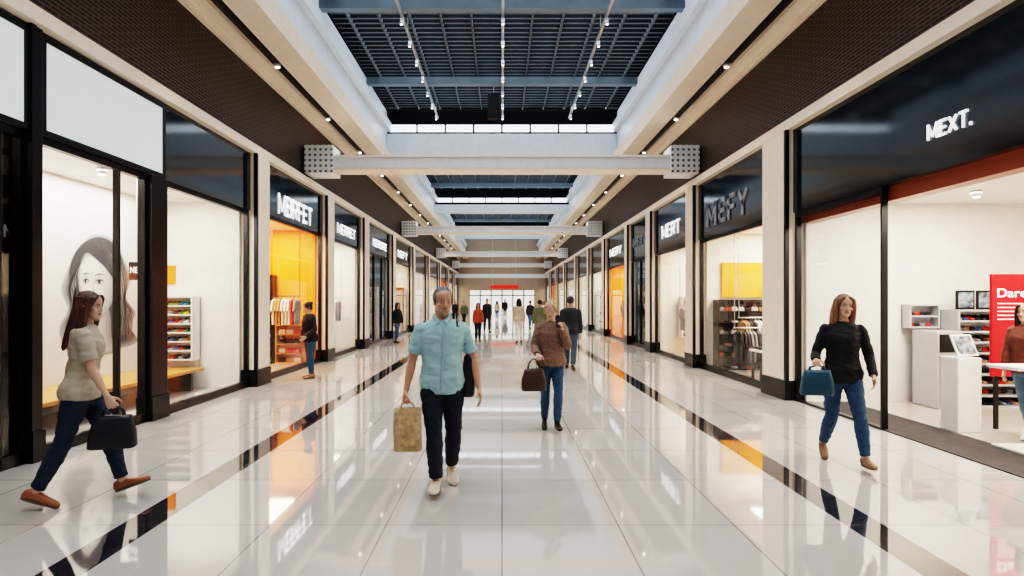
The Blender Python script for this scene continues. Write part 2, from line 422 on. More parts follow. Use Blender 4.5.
def block_sign(text, s, ya, yb, zc, h, m, label, th=.15, gap=.22):
    tot = sum(GL[c][0] * (1 - th) + th for c in text) + gap * (len(text) - 1)
    L = abs(yb - ya); sx = L / tot
    bm = bmesh.new(); x = -L / 2
    for c in text:
        wd, st = GL[c]; w_ = wd * (1 - th)
        for p, q in st:
            a = V((p[0] * w_ + th / 2, p[1] * (1 - th) + th / 2)); b = V((q[0] * w_ + th / 2, q[1] * (1 - th) + th / 2))
            d = (b - a).normalized(); n_ = V((-d.y, d.x)) * th / 2
            straight = abs(d.x) < .01 or abs(d.y) < .01
            if c == 'M' and not straight: n_ *= .8
            e = d * (th / 2 if straight else th * .15)
            co_ = [a - e - n_, b + e - n_, b + e + n_, a - e + n_]
            co_ = [(v.x, min(1, max(0, v.y))) for v in co_]
            f0 = [bm.verts.new((x + v[0] * sx, (v[1] - .5) * h, 0)) for v in co_]
            f1 = [bm.verts.new((x + v[0] * sx, (v[1] - .5) * h, .022)) for v in co_]
            bm.faces.new(f0[::-1]); bm.faces.new(f1)
            for i in range(4): j = (i + 1) % 4; bm.faces.new((f0[i], f0[j], f1[j], f1[i]))
        x += (w_ + th + gap) * sx
    o = bm_obj(bm, 'shop_sign', m)
    o.rotation_euler = (pi / 2, 0, pi / 2 if s < 0 else -pi / 2)
    o.location = (s * (W - .022), (ya + yb) / 2, zc)
    return tag(o, label, 'sign')
block_sign('MBRFET', -1, 12.8, 15.05, 3.72, .44, M_letter, 'raised white letters on dark fascia of the orange shop', .16)
block_sign('MERRET', -1, 17.4, 19.5, 3.75, .30, M_letter, 'small raised white letters on dark shop fascia')
block_sign('NERDRE', -1, 22.2, 24.8, 3.8, .28, M_letter, 'small raised white letters above tinted shop front')
block_sign('MEXT.', 1, 6.72, 6.09, 3.52, .175, M_letter, 'raised white letters on dark fascia of the wide glass shop', .14, .24)
block_sign('MEFY', 1, 13.95, 11.65, 3.6, .54, M_letterg, 'large steel grey letters on dark shop fascia', .18, .28)
block_sign('MERT', 1, 17.9, 16.1, 3.66, .38, M_letter, 'raised white letters on dark shop fascia')
block_sign('MET', 1, 21.8, 20.3, 3.7, .32, M_letterg, 'grey letters on narrow dark shop fascia')
block_sign('NEFT', -1, 27.5, 30.2, 3.8, .33, M_letter, 'small white letters on dark shop fascia down the walkway')
block_sign('MERY', 1, 26.5, 24, 3.7, .33, M_letter, 'small white letters on dark shop fascia down the walkway')
def text_mesh(text, w_, h, m, name, parent, loc):
    cu = bpy.data.curves.new('t', 'FONT'); cu.body = text; cu.extrude = .003; cu.offset = .004; cu.align_x = 'CENTER'; cu.align_y = 'CENTER'
    t = bpy.data.objects.new('tmp', cu); COL.objects.link(t)
    dg = bpy.context.evaluated_depsgraph_get(); dg.update()
    me = bpy.data.meshes.new_from_object(t.evaluated_get(dg)); bpy.data.objects.remove(t)
    xs = [v.co.x for v in me.vertices]; ys = [v.co.y for v in me.vertices]
    for v in me.vertices: v.co = V(((v.co.x - (max(xs) + min(xs)) / 2) * w_ / (max(xs) - min(xs)), (v.co.y - (max(ys) + min(ys)) / 2) * h / (max(ys) - min(ys)), v.co.z))
    me.materials.clear(); me.materials.append(m)
    o = obj(name, me, parent); o.rotation_euler = (pi / 2, 0, 0); o.location = loc; return o

# ------------------------------------------------------------ portrait poster (flat layers)
def flat(name, pts, depth, m, parent=None, x=-6.546):
    bm = bmesh.new()
    vs = [bm.verts.new((x + depth, p[0], p[1])) for p in pts]
    f = bm.faces.new(vs)
    r = bmesh.ops.extrude_face_region(bm, geom=[f]); bmesh.ops.translate(bm, vec=(.0008, 0, 0), verts=[g for g in r['geom'] if isinstance(g, bmesh.types.BMVert)])
    bmesh.ops.triangulate(bm, faces=bm.faces[:])
    return bm_obj(bm, name, m, parent)
def smooth_pts(P, k=6, closed=True):
    out = []; n = len(P)
    for i in range(n if closed else n - 1):
        if closed: p0, p1, p2, p3 = (V(P[(i + j) % n]) for j in (-1, 0, 1, 2))
        else: p0, p1, p2, p3 = (V(P[min(n - 1, max(0, i + j))]) for j in (-1, 0, 1, 2))
        for q in range(k):
            t = q / k
            out.append(.5 * ((2 * p1) + (p2 - p0) * t + (2 * p0 - 5 * p1 + 4 * p2 - p3) * t * t + (3 * p1 - p0 - 3 * p2 + p3) * t ** 3))
    return out
def elp(cy, cz, ry, rz, n=24, rot=0):
    return [(cy + ry * cos(a) * cos(rot) - rz * sin(a) * sin(rot), cz + ry * cos(a) * sin(rot) + rz * sin(a) * cos(rot)) for a in [2 * pi * i / n for i in range(n)]]
PM = lambda n, c: mat(n, c, .6, var=.01, spec=.2)
post = flat('portrait_poster', [(6.6, .40), (11.2, .40), (11.2, 3.1), (6.6, 3.1)], .0, PM('poster_bg', (.74, .71, .68)))
tag(post, 'large pale wall poster with a portrait of a dark-haired woman', 'poster')
cy, cz, PS = 9.66, 1.83, 1.14
def S(L): return smooth_pts([(cy + a * PS, cz + b * PS) for a, b in L])
def grad(name, A, B, n, c0, c1, d0, d1):
    for i in range(n):
        t = i / (n - 1); c = [c0[k] + (c1[k] - c0[k]) * t for k in range(3)]
        flat(name, S([(p[0] + (q[0] - p[0]) * t, p[1] + (q[1] - p[1]) * t) for p, q in zip(A, B)]), d0 + (d1 - d0) * t, PM('poster_%s_%d' % (name, i), c), post)
H0 = [(-.56, -.78), (-.70, -.54), (-.54, -.28), (-.66, -.02), (-.52, .3), (-.34, .56), (-.05, .76), (.32, .76), (.62, .5), (.80, .18), (.70, -.12), (.92, -.36), (.80, -.58), (.98, -.80), (.55, -.88), (-.2, -.80)]
H1 = [(p[0] * .84 + .03, p[1] * .88) for p in H0]
grad('portrait_hair', H0, H1, 8, (.40, .39, .39), (.09, .09, .10), .002, .006)
grad('portrait_neck', [(-.06, -.3), (-.06, -.66), (-.36, -.90), (.50, -.92), (.34, -.70), (.28, -.3)], [(-.05, -.45), (-.04, -.70), (-.28, -.88), (.2, -.89), (.12, -.74), (.10, -.45)], 6, (.28, .26, .25), (.52, .49, .47), .007, .010)
FA0 = [(-.36, .2), (-.30, .44), (.00, .54), (.32, .46), (.42, .15), (.38, -.12), (.20, -.36), (-.06, -.49), (-.20, -.44), (-.31, -.15)]
FA1 = [(-.29, .15), (-.22, .33), (-.10, .38), (.02, .30), (.04, .12), (.01, -.08), (-.05, -.22), (-.12, -.32), (-.17, -.30), (-.24, -.10)]
grad('portrait_face', FA0, FA1, 14, (.34, .32, .31), (.76, .735, .71), .011, .017)
flat('portrait_fringe', S([(-.46, -.10), (-.52, .25), (-.32, .58), (.08, .74), (.48, .60), (.66, .2), (.62, -.25), (.50, -.42), (.44, -.10), (.36, .14), (.20, .30), (-.04, .44), (-.20, .50), (-.32, .38), (-.38, .16), (-.38, -.02)]), .019, PM('poster_hair2', (.07, .07, .08)), post)
for d, sx in ((-.22, .055), (.06, .085)):
    e0 = elp(d, .115, sx * 1.5, .070, 12); e1 = elp(d, .105, sx * .9, .035, 12)
    grad('portrait_eye_shade', e0, e1, 4, (.62, .59, .57) if d < 0 else (.54, .51, .49), (.38, .36, .35), .0175, .0195)
    flat('portrait_eye', S([(d - sx, .092), (d - sx * .3, .120), (d + sx * .4, .118), (d + sx * 1.05, .098), (d + sx * .3, .080), (d - sx * .4, .078)]), .021, PM('poster_eye', (.66, .65, .64)), post)
    flat('portrait_iris', [(cy + (d - .008) * PS + a, cz + .100 * PS + b) for a, b in elp(0, 0, sx * .42, .028, 16)], .022, PM('poster_dark', (.03, .03, .035)), post)
    flat('portrait_lash', S([(d - sx * 1.1, .088), (d - sx * .4, .130), (d + sx * .4, .132), (d + sx * 1.2, .100), (d + sx * .4, .115), (d - sx * .4, .113)]), .023, PM('poster_dark', (.03, .03, .035)), post)
    flat('portrait_brow', S([(d - sx * 1.3, .180), (d - sx * .2, .222), (d + sx * 1.3, .200), (d, .200)]), .023, PM('poster_brow', (.16, .15, .15)), post)
grad('portrait_nose', [(-.06, .12), (-.04, -.02), (-.01, -.10), (-.04, -.15), (-.12, -.15), (-.175, -.13), (-.12, -.10), (-.085, -.02)], [(-.06, .04), (-.045, -.04), (-.02, -.10), (-.06, -.13), (-.10, -.13), (-.13, -.128), (-.09, -.115), (-.06, -.05)], 4, (.64, .61, .59), (.44, .42, .40), .0185, .0205)
flat('portrait_lips', S([(-.225, -.250), (-.15, -.240), (-.11, -.250), (-.06, -.240), (.045, -.248), (-.02, -.305), (-.10, -.328), (-.17, -.300)]), .0195, PM('poster_lips', (.32, .26, .255)), post)
flat('portrait_teeth', S([(-.19, -.260), (-.10, -.266), (.01, -.258), (-.03, -.282), (-.10, -.290), (-.16, -.280)]), .0205, PM('poster_teeth', (.78, .77, .76)), post)
for i in range(30):
    left = i < 10
    q = (i if left else i - 10) / (12 if left else 22)
    a = [(-.26 + .1 * q, .5), (-.46 + .08 * q, .15), (-.50 + .08 * q, -.15), (-.52 + .10 * q, -.45), (-.48 + .2 * q, -.76)] if left else [(-.05 + .35 * q, .60 - .02 * q), (.42 + .24 * q, .28), (.48 + .2 * q, -.15), (.56 + .26 * q, -.45), (.42 + .42 * q, -.82)]
    c = smooth_pts([(cy + x * PS, cz + z * PS) for x, z in a], 8, False)
    wv = lambda j: .028 * sin(j * .42 + i * .35)
    pts = [(p[0] + .010 * (1 - abs(2 * j / len(c) - 1)) + wv(j), p[1]) for j, p in enumerate(c)]; pt2 = [(p[0] - .010 * (1 - abs(2 * j / len(c) - 1)) + wv(j) - .002, p[1]) for j, p in enumerate(c)]
    flat('portrait_strand', pts + pt2[::-1], .0235, PM('poster_strand%d' % (i % 3), ((.17, .165, .17), (.28, .27, .27), (.04, .04, .045))[i % 3]), post)
o = boxes('wooden_bench', [(-6.54, -5.55, 6.5, 11.2, .34, .40)], M_wood, bevel=.01)
for yy in (6.8, 8.8, 10.9): boxes('leg', [(-6.4, -5.65, yy, yy + .06, 0, .34)], M_frame, parent=o)
tag(o, 'long low orange wooden display bench inside the window', 'bench')
o = boxes('hanging_sign', [(-5.6, -5.35, 9.0, 9.04, 1.95, 2.22)], M_black)
boxes('suspension_rod', [(-5.49, -5.47, 9.01, 9.03, 2.22, 3.5)], M_steel, parent=o)
text_mesh('NEIT', .2, .09, M_letter, 'lettering', o, (-5.475, 8.997, 2.1))
tag(o, 'small black hanging sign with white lettering in shop window', 'sign')
o = boxes('wall_sign', [(-6.45, -6.15, 11.28, 11.32, 1.95, 2.3)], mat('orange_sign', (.90, .24, .02), .4), bevel=.005); tag(o, 'small orange wall sign above the shoe shelves', 'sign')

# ------------------------------------------------------------ merchandise
ITEM = {}
def item_mesh(kind, cname, col):
    k = (kind, cname)
    if k in ITEM: return ITEM[k]
    m = mat('goods_' + cname, col, .55, bump=.15)
    bm = bmesh.new()
    if kind == 'shoe':
        X = V((1, 0, 0)); Z = V((0, 0, 1))
        R = [(-.12, .02, .05), (-.1, .032, .075), (-.05, .035, .085), (0, .036, .07), (.06, .042, .05), (.11, .042, .042), (.14, .03, .034), (.155, .01, .02)]
        loft(bm, [(V((0, -t, h / 2)), X * w, Z * h / 2) for t, w, h in R], 14, 2.6)
        addbox(bm, -.034, .034, -.13, .11, 0, .014)
    elif kind == 'folded_shirt':
        for i in range(2):
            z = .008 + i * .035
            loft(bm, [(V((0, 0, z)), V((.12, 0, 0)), V((0, .15, 0))), (V((0, 0, z + .008)), V((.13, 0, 0)), V((0, .16, 0))), (V((0, 0, z + .024)), V((.13, 0, 0)), V((0, .16, 0))), (V((0, 0, z + .032)), V((.115, 0, 0)), V((0, .145, 0)))], 24, 5)
        tube(bm, [(-.05, -.12, .076), (-.02, -.14, .08), (.02, -.14, .08), (.05, -.12, .076)], .008, 6)
    elif kind == 'handbag':
        X = V((1, 0, 0)); Y = V((0, 1, 0))
        loft(bm, [(V((0, 0, z)), X * w, Y * d) for z, w, d in ((0, .12, .05), (.02, .14, .06), (.1, .135, .055), (.17, .12, .035), (.18, .115, .015))], 20, 4)
        tube(bm, [(-.07, 0, .17), (-.06, 0, .24), (0, 0, .28), (.06, 0, .24), (.07, 0, .17)], .007, 6, ref=Y)
    elif kind == 'shirt':
        P = [(-.07, 0), (-.2, -.05), (-.27, -.3), (-.20, -.32), (-.16, -.17), (-.17, -.65), (.17, -.65), (.16, -.17), (.20, -.32), (.27, -.3), (.2, -.05), (.07, 0), (.03, -.04), (-.03, -.04)]
        vs = [bm.verts.new((-.022, a, b)) for a, b in P]; f = bm.faces.new(vs)
        r = bmesh.ops.extrude_face_region(bm, geom=[f]); bmesh.ops.translate(bm, vec=(.044, 0, 0), verts=[g for g in r['geom'] if isinstance(g, bmesh.types.BMVert)])
        bmesh.ops.bevel(bm, geom=bm.edges[:], offset=.008, segments=2, affect='EDGES')
        tube(bm, [(0, -.12, -.03), (0, 0, .02), (0, .12, -.03)], .006, 6)
        tube(bm, [(0, 0, .02), (0, 0, .045), (0, .02, .058)], .004, 6)
    bmesh.ops.recalc_face_normals(bm, faces=bm.faces[:])
    me = bpy.data.meshes.new(kind); bm.to_mesh(me); bm.free(); me.materials.append(m)
    if kind != 'shirt':
        for p in me.polygons: p.use_smooth = True
    ITEM[k] = me; return me
COLS = {'red': (.6, .04, .03), 'black': (.02, .02, .022), 'white': (.8, .78, .75), 'blue': (.06, .12, .3), 'tan': (.45, .25, .12), 'orange': (.85, .3, .03), 'grey': (.25, .25, .26), 'teal': (.04, .3, .3), 'pink': (.7, .25, .3), 'yellow': (.8, .55, .05), 'green': (.08, .25, .06)}
CATN = {'shoe': 'shoe', 'folded_shirt': 'shirt', 'handbag': 'handbag', 'shirt': 'shirt'}
LAB = {'shoe': '{} low-cut shoe on a display shelf', 'folded_shirt': '{} folded shirts stacked on a display shelf', 'handbag': '{} leather handbag with a loop handle on a shelf', 'shirt': '{} shirt on a hanger on a clothing rail'}
def put(kind, cname, loc, rz=0, sc=1.0, group=None):
    o = obj(kind if kind != 'shirt' else 'hanging_shirt', item_mesh(kind, cname, COLS[cname])); o.location = loc; o.rotation_euler = (0, 0, rz); o.scale = (sc,) * 3
    tag(o, LAB[kind].format(cname), CATN[kind], group); return o

def shelf_unit(x0, x1, y0, y1, z0, z1, n, m, label, kinds, cols, step=.17, group='goods on shelf', rz=0):
    t = .025
    body = boxes('display_shelf', [(x0, x0 + t, y0, y1, z0, z1), (x1 - t, x1, y0, y1, z0, z1), (x0, x1, y1 - .02, y1, z0, z1)], m)
    tag(body, label, 'shelf')
    for i in range(n):
        z = z0 + (z1 - z0 - t) * i / (n - 1)
        boxes('shelf', [(x0 + t, x1 - t, y0, y1 - .02, z, z + t)], m, parent=body)
        if i == n - 1: continue
        gap = (z1 - z0) / (n - 1)
        x = x0 + step * .55 + .03
        while x < x1 - step * .5 - .03:
            kd = kinds[i % len(kinds)]
            sc = min(1.0, step / .17) if kd != 'shoe' else min(1.0, (y1 - y0 - .05) / .29)
            if kd == 'folded_shirt': sc = min(step / .29, (y1 - y0 - .03) / .34)
            if kd == 'handbag': sc = min(step / .3, gap / .34)
            put(kd, random.choice(cols), (x, (y0 + y1) / 2 - .01, z + t + .001), rz, sc, group)
            x += step
    return body

def rack(x0, x1, y, z, m, cols, label, step=.09, group='shirts on rail', zc=3.24):
    bm = bmesh.new(); tube(bm, [(x0, y, z), (x1, y, z)], .014, 8, ref=V((0, 0, 1)))
    o = bm_obj(bm, 'clothing_rail', m, smooth=True); tag(o, label, 'clothing rail')
    for x in (x0 + .02, x1 - .02):
        bm = bmesh.new(); tube(bm, [(x, y, z), (x, y, zc)], .010, 8)
        bm_obj(bm, 'suspension_rod', m, o, True)
    x = x0 + .1
    while x < x1 - .06:
        put('shirt', random.choice(cols), (x, y, z - .075), random.uniform(-.05, .05), 1, group); x += step

MULTI = ['red', 'black', 'white', 'blue', 'yellow', 'teal', 'tan', 'pink', 'grey', 'green']
shelf_unit(-6.46, -5.68, 11.0, 11.3, .54, 1.72, 8, M_white, 'white wall shelf unit filled with rows of colourful shoes', ['shoe'], MULTI, step=.092, group='shoes on the wall shelf')
shelf_unit(-6.5, -5.95, 15.5, 15.88, 0, 2.3, 8, M_frame, 'tall black shelf unit with folded clothes', ['folded_shirt', 'handbag'], ['red', 'tan', 'orange', 'black', 'white'], step=.2, group='folded clothes in orange shop')
rack(-5.85, -5.1, 15.2, 1.75, M_frame, ['red', 'tan', 'white', 'grey', 'black'], 'black hanging rail with shirts in orange shop', step=.08, group='shirts in orange shop', zc=3.49)
shelf_unit(-5.9, -5.15, 15.6, 15.88, .0, 1.0, 5, M_wood, 'low wooden shelf with handbags in orange shop', ['handbag'], ['red', 'tan', 'black', 'white'], step=.2, group='handbags in orange shop')
rack(-6.2, -5.2, 19.5, 1.7, M_steel, ['white', 'grey', 'tan', 'blue'], 'steel hanging rail with pale shirts', group='shirts in white shop', zc=3.49)
shelf_unit(-6.4, -5.2, 25.0, 25.4, 0, 2.2, 6, M_white, 'white lit shelf unit behind tinted glass', ['handbag'], ['blue', 'white', 'grey'], step=.3, group='handbags behind glass')
shelf_unit(-6.5, -5.1, 30.9, 31.3, 0, 2.3, 6, M_wood, 'wooden shelf unit with folded clothes', ['folded_shirt'], ['red', 'orange', 'tan', 'white'], step=.3, group='folded clothes in warm shop')
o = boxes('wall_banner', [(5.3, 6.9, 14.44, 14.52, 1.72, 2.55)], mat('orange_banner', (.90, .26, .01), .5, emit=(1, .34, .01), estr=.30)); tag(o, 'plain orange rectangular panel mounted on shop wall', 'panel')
shelf_unit(5.1, 6.7, 14.12, 14.5, 0, 1.66, 7, M_frame, 'black shelf unit packed with dark goods under orange panel', ['folded_shirt', 'handbag'], ['black', 'grey', 'white', 'tan', 'black', 'red'], step=.16, group='goods under orange panel')
rack(5.35, 6.2, 13.6, 1.25, M_steel, ['black', 'grey', 'black', 'tan', 'black', 'white'], 'steel hanging rail with dark shirts near window', step=.075, group='shirts near window')
rack(4.98, 5.7, 12.9, 1.05, M_steel, ['black', 'grey', 'black', 'blue'], 'low steel hanging rail with dark shirts', step=.075, group='shirts on second rail')
o = boxes('wall_screen', [(6.35, 6.62, 13.3, 13.34, 1.35, 1.78)], M_frame, bevel=.008); boxes('screen_surface', [(6.37, 6.6, 13.295, 13.3, 1.38, 1.75)], mat('screen_blue', (.1, .3, .5), .2, emit=(.2, .5, .8), estr=.6), parent=o)
boxes('stand', [(6.47, 6.5, 13.31, 13.34, 0, 1.36), (6.3, 6.67, 13.2, 13.45, 0, .02)], M_frame, parent=o); tag(o, 'portrait display screen on a slim black stand', 'screen')
o = boxes('display_table', [(5.1, 5.9, 11.9, 12.4, .60, .64)], M_white, bevel=.008)
for x in (5.14, 5.82):
    for y in (11.94, 12.32): boxes('leg', [(x, x + .04, y, y + .04, 0, .6)], M_frame, parent=o)
tag(o, 'low white display table with folded shirts on black legs', 'table')
for i in range(3):
    put('folded_shirt', ['black', 'tan', 'grey'][i], (5.26 + i * .24, 12.15, .642), 0, .8, 'folded shirts on low table')
shelf_unit(5.5, 6.5, 18.3, 18.7, .5, 1.75, 6, M_white, 'white shelf unit with shoes on shop wall', ['shoe'], MULTI, step=.12, group='shoes in third shop')
rack(5.1, 5.7, 17.3, 1.5, M_steel, ['pink', 'grey', 'white', 'black'], 'short steel hanging rail near window', group='shirts in third shop')
shelf_unit(5.1, 6.4, 21.7, 22.1, 0, 2.2, 6, M_frame, 'black shelf unit behind tinted glass', ['handbag'], ['blue', 'grey'], step=.3, group='bags behind tinted window')
rack(5.2, 6.2, 26.6, 1.6, M_frame, ['black', 'grey', 'tan'], 'black hanging rail in orange walled shop', group='shirts in far orange shop')
shelf_unit(5.1, 6.5, 31.7, 32.1, 0, 2.2, 6, M_white, 'white shelf unit in bright shop', ['folded_shirt'], ['red', 'blue', 'white', 'grey'], step=.3, group='folded clothes in bright shop')
for s, yy in ((-1, 37.3), (1, 37.3), (-1, 44.3), (1, 44.3)):
    a, b = sorted((s * 5.2, s * 6.3))
    rack(a, b, yy, 1.6, M_frame, ['black', 'red', 'tan', 'white'], 'hanging rail with shirts in a shop down the walkway', step=.12, group='shirts in distant shops', zc=3.44)

# right first shop fittings
M_silver = mat('silver_enamel', (.50, .52, .55), .3, .25)
o = boxes('steel_cabinet', [(6.56, 6.96, 9.05, 9.6, 0, 1.18)], M_silver, bevel=.015)
for z in (.12, .48): boxes('cabinet_door', [(6.60, 6.92, 9.035, 9.05, z, z + .33)], mat('silver_door', (.36, .38, .41), .3, .3), parent=o, bevel=.004)
boxes('control_panel', [(6.60, 6.92, 9.03, 9.05, .86, 1.13)], M_frame, parent=o)
tag(o, 'silver machine cabinet with dark control panel beside the shelves', 'cabinet')
shelf_unit(7.0, 9.0, 9.2, 9.65, .0, 1.5, 10, M_silver, 'silver tiered shelf densely filled with small accessories', ['shoe', 'handbag'], ['black', 'red', 'tan', 'grey', 'black', 'blue'], step=.098, group='accessories on tiered shelf')
shelf_unit(6.5, 6.98, 9.56, 9.76, 1.2, 1.58, 3, M_silver, 'small silver wall shelf with packed goods above cabinet', ['handbag'], ['black', 'red', 'tan', 'grey'], step=.09, group='goods on wall shelf')
for i in range(15):
    put('folded_shirt', random.choice(['black', 'grey', 'red', 'tan', 'white']), (7.80 + i * .075, 9.4, 1.502), 0, .24, 'small goods on top of shelf')
for x in (7.12, 7.44):
    o = boxes('framed_picture', [(x, x + .29, 9.4, 9.43, 1.501, 1.80)], M_frame, bevel=.006)
    boxes('picture_print', [(x + .03, x + .26, 9.395, 9.4, 1.535, 1.77)], mat('dark_print', (.12, .15, .18), .3, var=.9, scale=12), parent=o)
    tag(o, 'small black framed dark picture standing on the shelf', 'picture', 'framed pictures on shelf')
o = boxes('display_pedestal', [(5.66, 5.96, 7.45, 7.75, .0, .93)], M_white, bevel=.012)
p = boxes('tilted_sign_plate', [(-.14, .14, -.01, .01, -.14, .14)], M_white, parent=o); p.location = (5.81, 7.55, 1.08); p.rotation_euler = (-.45, 0, .1)
q = boxes('plate_print', [(-.12, .12, -.014, -.01, -.12, .12)], mat('grey_print', (.16, .18, .20), .5, var=.6, scale=14), parent=p)
tag(o, 'white display pedestal with a tilted grey information plate', 'pedestal')
o = boxes('display_pedestal', [(6.02, 6.16, 7.7, 7.95, 0, .6)], M_white, bevel=.012); tag(o, 'narrow low white pedestal beside the taller one', 'pedestal')
o = boxes('poster_stand', [(6.22, 7.0, 7.62, 7.66, .68, 1.98)], M_red, bevel=.004)
for b in ((6.3, 6.34, 7.66, 7.7, 0, 1.9), (6.88, 6.92, 7.66, 7.7, 0, 1.9)): boxes('post', [b], M_frame, parent=o)
text_mesh('Daren', .46, .11, M_letter, 'lettering', o, (6.52, 7.618, 1.74))
for i in range(5): boxes('print_line', [(6.29, 6.29 + (.4, .3, .36, .24, .3)[i], 7.616, 7.62, 1.60 - i * .05, 1.61 - i * .05)], M_letter, parent=o)
tag(o, 'freestanding red poster board with white lettering', 'poster')
o = boxes('display_table', [(5.42, 6.5, 6.3, 6.72, .90, .94)], M_white, bevel=.01)
boxes('table_base', [(5.5, 6.5, 6.3, 6.75, .012, .04)], M_white, parent=o, bevel=.008)
for x in (5.86, 6.4): boxes('leg', [(x, x + .05, 6.6, 6.65, .03, .9)], M_white, parent=o)
tag(o, 'white display table on a flat white base plate', 'table')
struct('floor', [(W + .02, 5.6, 3.6, 9.7, 0, .012)], M_mat)

# ------------------------------------------------------------ people
SK = mat('skin', (.47, .25, .165), .5, var=.03, scale=9, bump=.03)
SK2 = mat('skin_fair', (.54, .32, .23), .5, var=.03, scale=9, bump=.03)
EYEW = mat('eye_white', (.6, .57, .55), .25); IRIS = mat('eye_iris', (.04, .025, .015), .2)
LIPS = mat('lips', (.38, .12, .10), .45); LIPM = mat('lips_male', (.32, .14, .11), .5)
def hairm(n, c): return mat('hair_' + n, c, .5, var=.25, scale=22, bump=.35, bscale=50, stretch=(3, 3, .3))
def cloth(n, c, b=.2, v=.05): return mat('cloth_' + n, c, .8, var=v, scale=14, bump=b, bscale=90)

HEADP = [(-.004, .012, .074, -.058), (.008, .028, .088, -.03), (.03, .044, .093, .0), (.06, .056, .090, .045), (.09, .064, .088, .078), (.12, .0695, .087, .092), (.145, .073, .091, .098), (.175, .0735, .087, .097), (.20, .066, .073, .086), (.222, .046, .046, .062), (.234, .018, .014, .03)]
def cr(P, k):
    out = []
    for i in range(len(P) - 1):
        p0 = P[max(0, i - 1)]; p1 = P[i]; p2 = P[i + 1]; p3 = P[min(len(P) - 1, i + 2)]
        for q in range(k):
            t = q / k
            out.append(tuple(.5 * ((2 * b) + (c - a) * t + (2 * a - 5 * b + 4 * c - d) * t * t + (3 * b - a - 3 * c + d) * t ** 3) for a, b, c, d in zip(p0, p1, p2, p3)))
    out.append(P[-1]); return out

